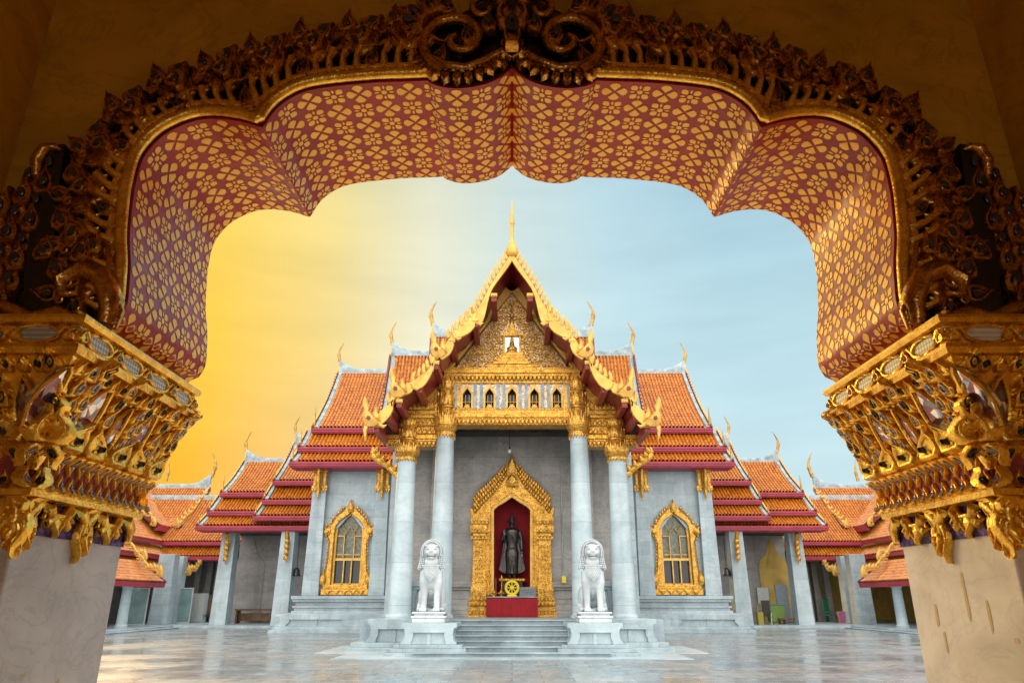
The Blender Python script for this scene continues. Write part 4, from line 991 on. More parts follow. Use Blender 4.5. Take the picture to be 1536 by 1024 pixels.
# ------------------------------------------------------------------ figures carved or cast: volumes fused by a voxel remesh
def ell(mb, c, r, rot=None, n=16):
    q = MB(); pr = [(math.sin(math.pi*i/10), -math.cos(math.pi*i/10)) for i in range(11)]; pr[0] = (.02,-1); pr[-1] = (.02,1)
    q.lathe(pr, n=n); Mx = Matrix.Translation(c) @ (rot or Matrix.Identity(4)) @ Matrix.Diagonal((r[0], r[1], r[2], 1)); return mb.merge(q, Mx)
def fuse(o, voxel, sm=2):
    r = o.modifiers.new('fuse', 'REMESH'); r.mode = 'VOXEL'; r.voxel_size = voxel; r.use_smooth_shade = True
    if sm: k = o.modifiers.new('soften', 'SMOOTH'); k.factor = .5; k.iterations = sm
def RX(a): return Matrix.Rotation(R(a), 4, 'X')
def lion(loc, label):
    t = thing('lion_statue', label, 'statue', loc, 'marble guardian lions by the steps')
    OFF[t.name] = Vector((0,0,0))
    b = MB()
    ell(b, (0,.02,1.12), (.29,.27,.36)); ell(b, (0,.10,.95), (.27,.28,.36)); ell(b, (0,.38,.72), (.27,.42,.40), RX(-35)); ell(b, (0,.62,.42), (.30,.30,.34))
    ell(b, (0,.0,1.42), (.24,.24,.22))
    for s in (-1,1):
        ell(b, (s*.30,.52,.38), (.13,.33,.36)); b.tube([(s*.33,.50,.20),(s*.34,.30,.08),(s*.34,.12,.07)], [.13,.10,.09], 10); ell(b, (s*.34,.10,.07), (.09,.13,.07))
        b.tube([(s*.20,.04,1.15),(s*.215,-.02,.85),(s*.20,-.02,.55),(s*.195,-.04,.30),(s*.20,-.06,.12)], [.15,.145,.115,.095,.09], 12)
        ell(b, (s*.20,-.13,.075), (.115,.15,.075))
        for k in (-1.5,-.5,.5,1.5): ell(b, (s*.20+k*.052,-.245,.05), (.032,.06,.05), None, 8)
    ell(b, (0,-.03,1.73), (.27,.26,.26)); ell(b, (0,-.17,1.66), (.19,.16,.13)); ell(b, (0,-.2,1.54), (.15,.13,.05))
    ell(b, (0,-.29,1.73), (.075,.07,.05))
    for s in (-1,1):
        ell(b, (s*.10,-.25,1.68), (.09,.08,.065)); ell(b, (s*.105,-.22,1.80), (.06,.055,.05)); ell(b, (s*.12,-.2,1.88), (.10,.07,.035), Matrix.Rotation(R(-s*14),4,'Y'))
        ell(b, (s*.27,.0,1.86), (.07,.05,.10))
    b.tube([(0,.85,.35),(.05,1.0,.6),(0,1.0,1.0),(0,.9,1.3)], [.07,.09,.11,.03], 10)
    o = part('body', b, M['lion'], t); fuse(o, .018, 2)
    # mane of curls
    m = MB(); rn = random.Random(5)
    ell(m, (0,.12,1.72), (.35,.22,.40)); 
    for s in (-1,1): m.ext([(s*.18,1.9),(s*.33,1.78),(s*.36,1.5),(s*.43,1.26),(s*.40,1.20),(s*.30,1.24),(s*.22,1.34),(s*.18,1.5)], -.06, .14)
    for ring_, (rr, y) in enumerate(((.285,-.13),(.335,-.04))):
        for k in range(30):
            a = R(-20+220*k/29.0); x, z = rr*math.cos(a), 1.72+rr*1.08*math.sin(a); ell(m, (x, y, z), (.030,.04,.030), None, 8)
    for s in (-1,1):
        for i in range(7):
            for j in range(3): ell(m, (s*(.23+.052*j+.008*i), -.085+.01*j, 1.60-.055*i), (.026,.03,.030), None, 8)
    part('mane', m, M['lion'], t, 60)
    # chest scales in rows, teeth, eyes
    m = MB()
    for i in range(9):
        n = 9-i
        for k in range(n):
            x = (k-(n-1)/2)*.058; z = 1.32-i*.055; y = -.235-.02*math.sin(i/9*3.1)+abs(x)*.35
            m.merge(MB().pillow([(-.028,.02),(.028,.02),(.026,-.02),(0,-.04),(-.026,-.02)], 0, .02), Matrix.Translation((x, y, z)))
    part('chest_scales', m, M['lion'], t)
    m = MB(); m.bb(-.13,.13,-.315,-.25,1.565,1.615); part('mouth', m, M['dark'], t)
    m = MB()
    for k in range(7): m.bb(-.105+k*.032,-.083+k*.032,-.322,-.3,1.585,1.612)
    part('teeth', m, M['lion'], t)
    for s in (-1,1): e = MB(); ell(e, (s*.105,-.268,1.80), (.026,.015,.018), None, 10); part('eye', e, M['marble_grey'], t, 180)
    p_ = MB(); p_.bb(-.50,.50,-.42,1.05,-.05,.0); p_.bb(-.44,.44,-.37,1.0,-.11,-.05); p_.bb(-.52,.52,-.45,1.08,-.17,-.11); p_.bb(-.48,.48,-.42,1.05,-.30,-.17)
    part('plinth', p_, M['lion'], t, bevel=.025)
    return t
PYL = 22.9
def P2(px, py, Y): p = P(px, py, Y); return p
lz = P(652, 917, PYL)[2]; pt = P(650, 931, PYL-.5)[2]
lx = 2.46
s0 = (lz)/ (lz)
for s, lb in ((-1,'white marble guardian lion left of the steps'), (1,'white marble guardian lion right of the steps')):
    if s == -1: L0 = lion((-lx, PYL, lz), lb)
    else: L1 = dup(L0, (lx, PYL, lz), lb)
for s, lb in ((-1,'curved leg marble pedestal under the left guardian lion'), (1,'curved leg marble pedestal under the right guardian lion')):
    if s == -1:
        pd = thing('lion_pedestal', lb, 'pedestal', (-lx+.06, PYL, 0), 'marble pedestals of the lions'); OFF[pd.name] = Vector((0,0,0)); sc = .02
        m = MB(); table_block(m, 0, -.72, 1.2, .31, lz-.30, .80, .3); part('table', m, M['marble_col'], pd, bevel=.03)
        m = MB()
        for hw_, y_, z0, z1 in ((1.22,-1.06,0,.11),(1.1,-.95,.11,.22),(.98,-.84,.22,.31)): m.bb(-hw_, hw_, y_, 1.3, z0, z1-.002)
        part('stepped_foot', m, M['marble_step'], pd, bevel=.012)
    else: dup(pd, (lx-.06, PYL, 0), lb)
# ------------------------------------------------------------------ standing figure in the niche
BYY = 29.42
fz = P(769, 866, BYY)[2]; ht = P(769, 768, BYY)[2]-fz; k = ht/2.5
fg = thing('buddha_statue', 'dark bronze standing figure with raised palm and flaring robe against the red niche', 'statue', (0, BYY, fz)); OFF[fg.name] = Vector((0,0,0))
b = MB()
ell(b, (0,0,2.14), (.125,.14,.175)); ell(b, (0,.02,2.26), (.115,.125,.10)); ell(b, (0,.02,2.36), (.065,.07,.07)); b.tube([(0,.02,2.38),(0,.02,2.44),(0,.02,2.52)], [.04,.03,.006], 8)
ell(b, (0,-.13,2.12), (.02,.035,.05)); 
for s in (-1,1): b.tube([(s*.125,.01,2.2),(s*.135,.01,2.1),(s*.12,.01,1.98)], [.03,.025,.02], 8)
b.tube([(0,.01,2.05),(0,.01,1.93),(0,.0,1.84)], [.075,.075,.12], 12)
pr = [(.05,1.92),(.20,1.88),(.30,1.80),(.31,1.70),(.27,1.5),(.21,1.28),(.20,1.18),(.245,1.0),(.255,.85),(.235,.6),(.22,.35),(.235,.14),(.20,.12)]
b.lathe([(r_, z) for r_, z in pr[::-1]], n=28, sy=.62)
for s in (-1,1):     # robe edges swinging out at the sides
    o_ = [(s*.20,1.75),(s*.33,1.55),(s*.35,1.2),(s*.40,.85),(s*.50,.45),(s*.53,.30),(s*.44,.22),(s*.30,.16),(s*.20,.14)]
    b.ext(o_, .0, .07); b.tube([(s*.3,0,1.4),(s*.38,.02,.9),(s*.49,.03,.42),(s*.5,.03,.3)], [.05,.045,.04,.03], 8)
    for q in (.05,.11,.17): b.tube([(s*q,-.14,1.0),(s*(q*.9),-.165,.5),(s*q*1.1,-.155,.15)], [.012,.016,.014], 6)
    b.tube([(s*.09,-.02,.16),(s*.09,-.02,.03)], [.065,.055], 10); ell(b, (s*.10,-.10,.03), (.06,.15,.035)); 
    for j in range(5): ell(b, (s*.10+(j-2)*.024,-.24,.02), (.012,.035,.016), None, 6)
b.tube([(.30,0,1.74),(.375,.0,1.5),(.385,-.02,1.25),(.39,-.05,1.02)], [.10,.08,.065,.045], 12)     # hanging arm
b.tube([(-.30,0,1.74),(-.37,.02,1.5),(-.36,-.04,1.34),(-.33,-.22,1.45),(-.31,-.27,1.54)], [.10,.08,.075,.055,.042], 12)   # raised arm
def hand(b, c, up, s):
    x, y, z = c; ell(b, (x,y,z+up*.06), (.052,.025,.07)); 
    for j, l in enumerate((.10,.125,.13,.115)):
        fx = x+(j-1.5)*.026; b.tube([(fx,y,z+up*.10),(fx,y-.008,z+up*(.12+l*.5)),(fx,y-.02,z+up*(.12+l))], [.014,.0125,.009], 6)
    b.tube([(x+s*.04,y,z+up*.03),(x+s*.075,y-.01,z+up*.08),(x+s*.08,y-.015,z+up*.13)], [.017,.014,.01], 6)
hand(b, (-.31,-.28,1.56), 1, 1); hand(b, (.39,-.06,1.0), -1, -1)
b.tube([(-.14,-.17,1.80),(.0,-.19,1.60),(.12,-.17,1.2)], [.012]*3, 6); b.tube([(-.2,-.125,1.12),(0,-.165,1.10),(.2,-.125,1.12)], [.02]*3, 6)
o = part('body', b.xf(Matrix.Scale(k,4)), M['bronze'], fg); fuse(o, .013, 1)
pz0 = P(769, 893, 29.0)[2]
m = MB(); dz = pz0-fz
m.bb(-.50,.50,-.4,.35,dz,dz+.12); m.bb(-.42,.42,-.34,.3,dz+.12,-.14); m.bb(-.50,.50,-.4,.35,-.14,-.05); m.lathe([(.3,-.05),(.33,-.03),(.27,.005)], n=20); part('pedestal', m, M['black'], fg, bevel=.015)
m = MB()
for k_ in range(9): m.pillow(flame_poly(-.44+.11*k_, -.14, .13, .1), -.41, .03)
m.bb(-.51,.51,-.42,-.40,-.07,-.045); part('pedestal_gilding', m, M['gold'], fg)
# ------------------------------------------------------------------ altar table and offerings
AY = 28.3
ax0 = P(730.5, 900, AY)[0]; at_ = P(769, 894, AY)[2]
al = thing('altar_table', 'altar table with a plain crimson cloth to the floor in front of the niche', 'table', (0, AY+.4, FZ))
m = MB(); n = 40; vs = []; fs = []
for i in range(n+1):
    x = ax0+(-2*ax0)*i/n; dy = .015*math.sin(i*1.7)+.01*math.sin(i*.7)
    vs += [(x, AY+dy, FZ+.01), (x, AY+dy*.2, at_-.04)]
for i in range(n): fs.append((2*i, 2*i+2, 2*i+3, 2*i+1))
m.add(vs, fs); m.bb(ax0, -ax0, AY+.03, AY+1.1, FZ+.01, at_-.04); part('cloth', m, M['red_cloth'], al)
m = MB(); m.bb(ax0-.03, -ax0+.03, AY-.04, AY+1.15, at_-.04, at_); part('tabletop', m, M['mortar'], al, bevel=.01)
M['yellow'] = m_plain('yellow_paint', (.80,.58,.02), .4, 0, .1)
wc = P(769, 881, AY+.1); r_ = .23
m = MB(); nseg = 36
wt_ = thing('dharma_wheel', 'bright yellow eight spoked wheel standing on the altar table', 'wheel ornament', (wc[0], AY+.1, at_))
ringp = [(wc[0]+r_*math.cos(2*math.pi*i/nseg), AY+.1, wc[2]+r_*math.sin(2*math.pi*i/nseg)) for i in range(nseg+1)]
m.tube(ringp, .05, 8); part('rim', m, M['yellow'], wt_, 60)
m = MB(); m.tube([(wc[0],AY+.04,wc[2]),(wc[0],AY+.16,wc[2])], .07, 12, up=(1,0,0)); part('hub', m, M['yellow'], wt_, 40)
for i in range(8):
    a = math.pi*i/4+.0; m = MB(); m.tube([(wc[0]+.06*math.cos(a),AY+.1,wc[2]+.06*math.sin(a)),(wc[0]+.22*math.cos(a),AY+.1,wc[2]+.22*math.sin(a))], [.018,.024], 6)
    part('spoke', m, M['yellow'], wt_)
m = MB(); m.bb(wc[0]-.18,wc[0]+.18,AY+.0,AY+.2,at_,at_+.06); m.bb(wc[0]-.05,wc[0]+.05,AY+.05,AY+.15,at_,wc[2]-.22); part('stand', m, M['yellow'], wt_, bevel=.01)
gx0, gx1 = P(780, 885, AY+.3)[0], P(804, 885, AY+.3)[0]; gz = P(790, 880, AY+.3)[2]
m = MB(); m.frus(((gx0+gx1)/2, AY+.35, at_), (gx1-gx0, .35), ((gx1-gx0)*.97, .3), gz-at_)
for i in range(3): m.bb(gx0+.06, gx1-.06, AY+.165, AY+.18, at_+.07+.08*i, at_+.09+.08*i)
single('stone_tablet', m, m_plain('grey_granite', (.22,.24,.26), .7, 0, .35, 30, .3, 60), 'grey stone tablet lying on the altar beside the yellow wheel', 'tablet', bevel=.015)
for i, (px, w__, lb) in enumerate(((742,.20,'small gilt offering dish by the left end of the altar'), (753,.24,'gilt offering dish nearest the wheel on the altar'))):
    x = P(px, 890, AY+.15)[0]; m = MB(); m.lathe([(.07,0),(.05,.03),(.04,.06),(w__*.6,.10),(w__*.65,.14),(w__*.5,.13)], (x, AY+.15, at_), 18); m.lathe([(.09,.12),(.05,.2),(.01,.26)], (x, AY+.15, at_), 8); single('offering_dish', m, M['gold'], lb, 'dish', 'offering dishes on the altar', 50)
x, _, z = P(753.5, 866, AY+.35)
m = MB(); m.lathe([(.07,0),(.03,.04),(.02,.2),(.04,.26),(.02,.3),(.02,z-at_-.1),(.05,z-at_-.06),(.03,z-at_),(.006,z-at_+.10)], (x, AY+.35, at_), 14); single('candlestick', m, M['gold'], 'tall gilt candlestick on the altar left of the bronze figure', 'candlestick', smooth=50)
for px, h_, lb in ((744.5,.62,'slim dark incense candle at the left edge of the niche'),):
    x = P(px, 880, AY+.7)[0]; m = MB(); m.lathe([(.05,0),(.05,.05),(.035,.07),(.035,h_),(.01,h_+.08)], (x, AY+.7, at_), 10); single('candle', m, M['red_dark'], lb, 'candle', smooth=50)
# bulb above the niche
x, y, z = P(765.5, 676, 28.2); lm = thing('hanging_lamp', 'small white globe lamp hanging above the tip of the niche frame', 'lamp', (x, y, z))
m = MB(); ell(m, (x, y, z), (.075,.075,.085)); part('globe', m, m_plain('opal_glass', (.85,.85,.8), .2, 0, .02), lm, 180)
m = MB(); m.lathe([(.035,.07),(.03,.16),(.012,.17),(.012,ztb+.5-z)], (x, y, z), 8); part('flex', m, M['black'], lm)
x, y, z = P(846.5, 869, WY-.25); m = MB(); m.bb(x-.08, x+.08, WY-.42, WY-.28, z-.12, z+.12); bx_ = single('switch_box', m, M['yellow'], 'small yellow electrical box on the wall right of the niche', 'box', bevel=.01)
m = MB(); m.tube([(x, WY-.03, z+.14),(x,WY-.03,z+3.9)], .018, 6, up=(1,0,0)); m.bb(x-.07,x+.07,WY-.3,WY-.02,z-.02,z+.15); part('conduit', m, M['mortar'], bx_)
# ------------------------------------------------------------------ things standing in the galleries
M['green_pl'] = m_plain('green_plastic', (.03,.20,.13), .4, 0, .1)
M['lime'] = m_plain('lime_plastic', (.13,.22,.03), .4, 0, .1)
M['pink'] = m_plain('pink_plastic', (.50,.14,.30), .35, 0, .08)
M['greyp'] = m_plain('grey_board', (.25,.28,.34), .6, 0, .1)
M['wood'] = m_plain('brown_wood', (.16,.085,.04), .6, 0, .35, 4)
M['white_p'] = m_plain('white_board', (.55,.57,.57), .6, 0, .05)
t = NT('green_glass_pane'); M['gglass'] = t.set(t.ramp(t.noise(1.2, 4, .6), [(.3,(.13,.24,.24)),(.7,(.30,.42,.42))]), .12, 0, None)
for i, (x0, x1, Y, lb) in enumerate(((189,218,44.8,'green tinted glass screen between the round porch column and the wide pier'), (262,285,49.0,'green tinted glass screen beside the narrow pier near the white cabinet'))):
    a, b = P(x0, 930, Y)[0], P(x1, 930, Y)[0]; zt_ = P(220, 881, Y)[2]
    gs = thing('glass_screen', lb, 'screen', ((a+b)/2, Y, .14), 'glass screens in the left corner gallery')
    m = MB(); m.bb(a+.05, b-.05, Y, Y+.02, .2, zt_-.05); part('pane', m, M['gglass'], gs)
    m = MB(); m.bb(a, a+.05, Y-.03, Y+.05, .14, zt_); m.bb(b-.05, b, Y-.03, Y+.05, .14, zt_); m.bb(a+.05, b-.05, Y-.03, Y+.05, zt_-.05, zt_); m.bb(a+.05, b-.05, Y-.03, Y+.05, .14, .2); part('frame', m, M['white_p'], gs)
def spot(px, Y): return P(px, 930, Y)[0]
a, b = spot(284, 50.5), spot(303, 50.5); cb_ = thing('cabinet', 'plain white cabinet standing between the gallery piers on the left', 'cabinet', ((a+b)/2, 50.8, .14))
m = MB(); m.bb(a, b, 50.5, 51.2, .14, 1.95); part('carcass', m, M['white_p'], cb_, bevel=.01)
for q in (0, 1): m = MB(); c0_, c1_ = a+(b-a)*q/2+.02, a+(b-a)*(q+1)/2-.02; m.bb(c0_, c1_, 50.48, 50.5, .2, 1.9); part('cabinet_door', m, M['white_p'], cb_, bevel=.005)
def chair(name, x, Y, z, mat, frame, label, h=.9, rot=0):
    t = thing(name, label, 'chair', (x, Y, z)); OFF[t.name] = Vector((0,0,0)); t.rotation_euler = (0,0,rot)
    m = MB(); m.bb(-.25,.25,-.25,.25,.42,.47); part('seat', m, mat, t, bevel=.015)
    m = MB(); m.bb(-.25,.25,.22,.27,.5,h); part('backrest', m, mat, t, bevel=.02)
    for sx in (-1,1):
        for sy in (-1,1): m = MB(); m.frus((sx*.24, sy*.22, 0), (.04,.04), (.035,.035), .42 if sy<0 else .55); part('leg', m, frame, t)
        m = MB(); m.bb(sx*.27-.02,sx*.27+.02,-.22,.24,.62,.66); m.bb(sx*.27-.015,sx*.27+.015,-.22,-.19,.45,.62); part('armrest', m, frame, t)
    return t
chair('plastic_chair', spot(1247, 51), 51.0, .14, M['green_pl'], M['green_pl'], 'green plastic chair inside the yellow room of the gallery', 1.5, .4)
chair('office_chair', spot(1152, 45.5), 45.5, .16, M['black'], M['white_p'], 'black chair with pale metal frame in front of the lime green bin', 1.35, -.3)
x = spot(1268, 49.5); m = MB(); m.lathe([(.34,0),(.42,.62),(.45,.64),(.45,.68),(.40,.68),(.32,.05)], (x, 49.5, .14), 20, cap=False); m.lathe([(.33,.03),(.33,.05)], (x,49.5,.14), 20); bk_ = single('bucket', m, M['pink'], 'pink plastic bucket at the foot of a gallery pier', 'bucket', smooth=40)
m = MB(); m.tube([(x+.44*math.cos(a), 49.3, .72+.14*math.sin(a)) for a in [math.pi*i/8 for i in range(9)]], .012, 5); part('handle', m, M['white_p'], bk_)
x = spot(1166, 46.4); bn = thing('wheeled_bin', 'lime green bin behind the black chair under the right wing', 'bin', (x, 46.4, .16))
m = MB(); m.frus((x, 46.4, .26), (.85,.6), (.98,.7), .95); part('tub', m, M['lime'], bn, bevel=.03); m = MB(); m.bb(x-.51,x+.51,46.02,46.78,1.21,1.28); part('lid', m, M['green_pl'], bn, bevel=.02)
for s in (-1,1): m = MB(); m.tube([(x+s*.35-.04,46.15,.27),(x+s*.35+.04,46.15,.27)], .1, 12); part('wheel', m, M['black'], bn)
x = spot(1141, 45.0); m = MB(); m.frus((x, 45.0, .16), (.3,.4), (.34,.45), .7); m.tube([(x-.1,44.9,.8),(x-.1,44.8,1.35)], .025, 6); m.tube([(x+.1,44.9,.8),(x+.1,44.8,1.35)], .025, 6); m.tube([(x-.12,44.8,1.35),(x+.12,44.8,1.35)], .03, 6); single('trolley', m, m_plain('faded_yellow', (.30,.26,.04), .6), 'yellow trolley squeezed between the plinth and the black chair', 'trolley', bevel=.01)
x = spot(1153, 48.5); z = P(1153, 893, 48.5)[2]; m = MB(); m.bb(x-.36,x+.36,48.86,48.9,z-.5,z+.5); nb_ = single('notice_board', m, M['white_p'], 'blank white notice on the yellow arched recess', 'notice'); m = MB()
for q in (-1,1): m.bb(x+q*.38-.02,x+q*.38+.02,48.85,48.91,z-.52,z+.52)
part('frame', m, M['greyp'], nb_)
for i, (px, lb) in enumerate(((1174,'grey folded partition board leaning left of its twin under the right wing'), (1183,'grey folded partition board next to the right wing pier'))):
    x = spot(px, 47.2); m = MB(); m.xf(Matrix.Identity(4)); m.ext([(x-.2,.16),(x+.22,.16),(x+.16,2.45),(x-.26,2.45)], 47.0+.1*i, 47.12+.1*i); m.ext([(x-.17,.3),(x-.13,.3),(x-.19,2.3),(x-.23,2.3)], 46.98+.1*i, 47.0+.1*i); single('partition_board', m, M['greyp'], lb, 'board', 'grey partition boards', bevel=.01)
x = spot(1187, 45.9); m = MB(); m.bb(x-.7,x+.7,45.7,46.2,.42,.5); 
for q in (-.6,.6): m.bb(x+q-.05,x+q+.05,45.75,46.15,.16,.42)
m.bb(x-.6,x+.6,45.9,45.95,.25,.32); single('low_bench', m, M['wood'], 'low brown bench in front of the grey partition boards', 'bench', bevel=.01)
x = spot(383, 47.8); m = MB(); m.bb(x-1.2,x+1.2,47.5,48.2,.9,1.0)
for q in (-1.1,1.1): m.bb(x+q-.06,x+q+.06,47.55,48.15,.16,.9)
m.bb(x-1.1,x+1.1,47.8,47.86,.3,.75); single('long_bench', m, M['wood'], 'long dark bench in the shade between the left wing piers', 'bench', bevel=.01)
x = spot(311, 51); chair('wooden_chair', x, 51, .14, M['wood'], M['wood'], 'dark wooden chair right of the white cabinet', 1.7, .2)
for i, (px, lb) in enumerate(((191,'clear globe lamp under the porch eave, nearer the porch column'), (209,'clear globe lamp under the porch eave, nearer the wide pier'))):
    x, y, z = P(px, 881, 42.3); m = MB(); ell(m, (x,y,z-.02), (.10,.10,.12)); lp = single('porch_lamp', m, M['white_p'], lb, 'lamp', 'globe lamps under the left porch', 180); m = MB(); m.bb(x-.015,x+.015,y-.015,y+.015,z+.08,z+.5); part('stem', m, M['black'], lp)
for s, lb in ((-1,'dark bronze hanging lantern beside the transept on the left'), (1,'dark bronze hanging lantern beside the transept on the right')):
    x, y, z = P(446 if s<0 else 1091, 857, 44.2); m = MB(); m.lathe([(.24,-.25),(.26,-.2),(.2,-.1),(.17,.1),(.1,.2),(.03,.24)], (x,y,z), 16); o = single('hanging_lantern', m, M['bronze'], lb, 'lantern', 'bronze lanterns in the wings', 50)
    m = MB(); m.tube([(x,y,z+.22),(x,y,z+1.9)], .02, 6, up=(1,0,0)); part('chain', m, M['black'], o)  # unclear dark hanging shape, taken for a lantern
# ------------------------------------------------------------------ the cusped archway the camera looks through
RICH = True
HALF = [(-1.722,2.50),(-1.722,2.582),(-1.665,2.618),(-1.642,2.681),(-1.650,2.78),(-1.662,2.87),(-1.688,2.99),(-1.704,3.127),(-1.712,3.25),(-1.704,3.39),(-1.663,3.485),(-1.600,3.558),(-1.49,3.618),(-1.385,3.632),(-1.27,3.616),(-1.166,3.582),(-1.135,3.655),(-1.085,3.72),(-1.0,3.78),(-.88,3.812),(-.661,3.838),(-.505,3.845),(-.40,3.85),(-.36,3.822),(-.269,3.805),(-.155,3.822),(-.07,3.862),(0,3.93)]
Y0A, Y1A = 2.80, 3.60
segs = [HALF[:3], HALF[2:16], HALF[15:23], HALF[22:]]
INN = []
for q in segs:
    c = catmull(q, 4); INN += c if not INN else c[1:]
def resample(pts, n):
    d = [0]
    for i in range(len(pts)-1): d.append(d[-1]+math.dist(pts[i], pts[i+1]))
    out = []; j = 0
    for k in range(n+1):
        t_ = d[-1]*k/n
        while j < len(d)-2 and d[j+1] < t_: j += 1
        f = (t_-d[j])/max(1e-9, d[j+1]-d[j]); out.append((pts[j][0]*(1-f)+pts[j+1][0]*f, pts[j][1]*(1-f)+pts[j+1][1]*f))
    return out, d[-1]
gate = thing('archway', 'cusped archway lined in red with gold flower stencils, framing the whole view', 'archway', (0, 3.2, 0))
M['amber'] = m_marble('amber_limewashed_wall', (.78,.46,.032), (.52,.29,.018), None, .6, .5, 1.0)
w_ = MB(); TOP = 5.6
poly = [(-3.1, 2.40),(-1.75,2.40)] + INN
w_.ext([(-3.1,TOP),(-3.1,2.40),(-1.73,2.40)] + INN + [(0,TOP)], Y0A, Y1A); w_.mir()
w_.v = [(x if abs(x) > 1e-6 else 0, y, z) for x, y, z in w_.v]
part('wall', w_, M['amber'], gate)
# red lining, 12 mm proud of the wall opening
def inward(pts, d):
    out = []
    for i, p in enumerate(pts):
        a = pts[max(i-1,0)]; b = pts[min(i+1,len(pts)-1)]; tx, tz = b[0]-a[0], b[1]-a[1]; l = math.hypot(tx, tz) or 1
        out.append((p[0]+tz/l*d, p[1]-tx/l*d))
    if abs(pts[-1][0]) < 1e-6: out[-1] = (0, pts[-1][1]-d*1.3)
    return out
LIN = inward(INN, .012)
m = MB()
ys = [Y0A-.012, Y0A+.2, Y0A+.5, Y1A+.012]
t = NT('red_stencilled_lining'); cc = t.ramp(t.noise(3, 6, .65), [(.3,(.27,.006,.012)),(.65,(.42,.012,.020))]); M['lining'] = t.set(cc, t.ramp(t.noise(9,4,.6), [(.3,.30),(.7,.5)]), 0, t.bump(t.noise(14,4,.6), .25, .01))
for i in range(len(LIN)):
    for y in ys: m.v.append((LIN[i][0], y, LIN[i][1]))
nY = len(ys)
for i in range(len(LIN)-1):
    for j in range(nY-1): m.f.append((i*nY+j, (i+1)*nY+j, (i+1)*nY+j+1, i*nY+j+1))
    # lips back to the wall at both faces
o_ = len(m.v); back_ = inward(INN, -.03)
for i in range(len(LIN)): m.v.append((back_[i][0], ys[0], back_[i][1])); m.v.append((back_[i][0], ys[-1], back_[i][1]))
for i in range(len(LIN)-1):
    m.f.append((o_+2*i, o_+2*i+2, (i+1)*nY, i*nY)); m.f.append((i*nY+nY-1, (i+1)*nY+nY-1, o_+2*i+3, o_+2*i+1))
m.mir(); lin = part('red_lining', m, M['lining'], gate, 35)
# gold stencils
RS, LEN = resample(LIN[1:], 400)
def SP(s_, off=.0018):
    k = max(0, min(399.999, s_/LEN*400)); i = int(k); f = k-i; a, b = RS[i], RS[i+1]; tx, tz = b[0]-a[0], b[1]-a[1]; l = math.hypot(tx, tz) or 1
    return (a[0]+tx*f+tz/l*off, a[1]+tz*f-tx/l*off)
def lobes(r0, r1, w, notch=.0, n=3):
    """petal outline pointing along +a"""
    m_ = r1-r0
    return [(r0,0),(r0+m_*.18,-w*.22),(r0+m_*.38,-w*.42),(r0+m_*.55,-w*.46),(r0+m_*.62,-w*.40),(r0+m_*.78,-w*.40),(r0+m_*.86,-w*.2),(r1-notch,0),(r0+m_*.86,w*.2),(r0+m_*.78,w*.40),(r0+m_*.62,w*.40),(r0+m_*.55,w*.46),(r0+m_*.38,w*.42),(r0+m_*.18,w*.22)]
HEART = [(.006,0),(.016,-.0095),(.025,-.0185),(.034,-.027),(.041,-.0285),(.0435,-.023),(.050,-.0205),(.0535,-.012),(.0525,-.007),(.058,0),(.0525,.007),(.0535,.012),(.050,.0205),(.0435,.023),(.041,.0285),(.034,.027),(.025,.0185),(.016,.0095)]
pitch = .1225; m = MB(); rn = random.Random(11)
ns = int((LEN-.01)/pitch)
for i in range(ns):
    s_ = LEN-.060-pitch*i
    for j in range(9):
        y = 2.858+j*.1205
        if y > 3.60: continue
        petals = []
        if (i+j) % 2:
            for k_ in range(4): petals.append((lobes(.018,.059,.036), 45+90*k_))
            for k_ in range(4): petals.append(([(.020,0),(.030,-.0058),(.040,-.004),(.046,0),(.040,.004),(.030,.0058)], 90*k_))
            petals.append(([(.0135*math.cos(a*.628), .0135*math.sin(a*.628)) for a in range(10)], 0))
        else:
            for k_ in range(4): petals.append(([(a+.002, b*.87) for a, b in HEART], 90*k_))
        for pl, an in petals:
            ca, sa = math.cos(R(an)), math.sin(R(an)); vs = []
            js = rn.uniform(-.0012,.0012); jy = rn.uniform(-.0012,.0012)
            for a, b in pl:
                a *= 1.06; b *= 1.06
                x, z = SP(s_+(a*ca-b*sa)+js); vs.append((x, max(Y0A-.01, min(y+(a*sa+b*ca)+jy, Y1A+.008)), z))
            m.add(vs, [tuple(range(len(vs)))])
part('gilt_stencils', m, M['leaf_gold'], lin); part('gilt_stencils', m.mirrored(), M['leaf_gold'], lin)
# ---- carved frieze round the arch
OUTP = catmull([(-1.90,2.56),(-1.93,2.75),(-1.955,2.95),(-1.985,3.15),(-1.965,3.33),(-1.915,3.49),(-1.84,3.63),(-1.73,3.75),(-1.565,3.865),(-1.39,3.955),(-1.2,4.02),(-1.0,4.08),(-.8,4.13),(-.5,4.19),(-.22,4.27),(0,4.36)], 4)
NI = 240
IR, IL = resample([p for p in INN if p[1] > 2.6], NI); OR_, OL = resample(OUTP, NI)
def Q(s_, r):
    k = max(0, min(NI-1e-6, s_*NI)); i = int(k); f = k-i
    a = (IR[i][0]*(1-f)+IR[i+1][0]*f, IR[i][1]*(1-f)+IR[i+1][1]*f); b = (OR_[i][0]*(1-f)+OR_[i+1][0]*f, OR_[i][1]*(1-f)+OR_[i+1][1]*f)
    return Vector((a[0]*(1-r)+b[0]*r, 0, a[1]*(1-r)+b[1]*r))
def frame_at(s_, r):
    p = Q(s_, r); t_ = (Q(min(1,s_+.02), .5)-Q(max(0,s_-.02), .5)).normalized(); n_ = Vector((-t_.z,0,t_.x))
    return p, t_, n_
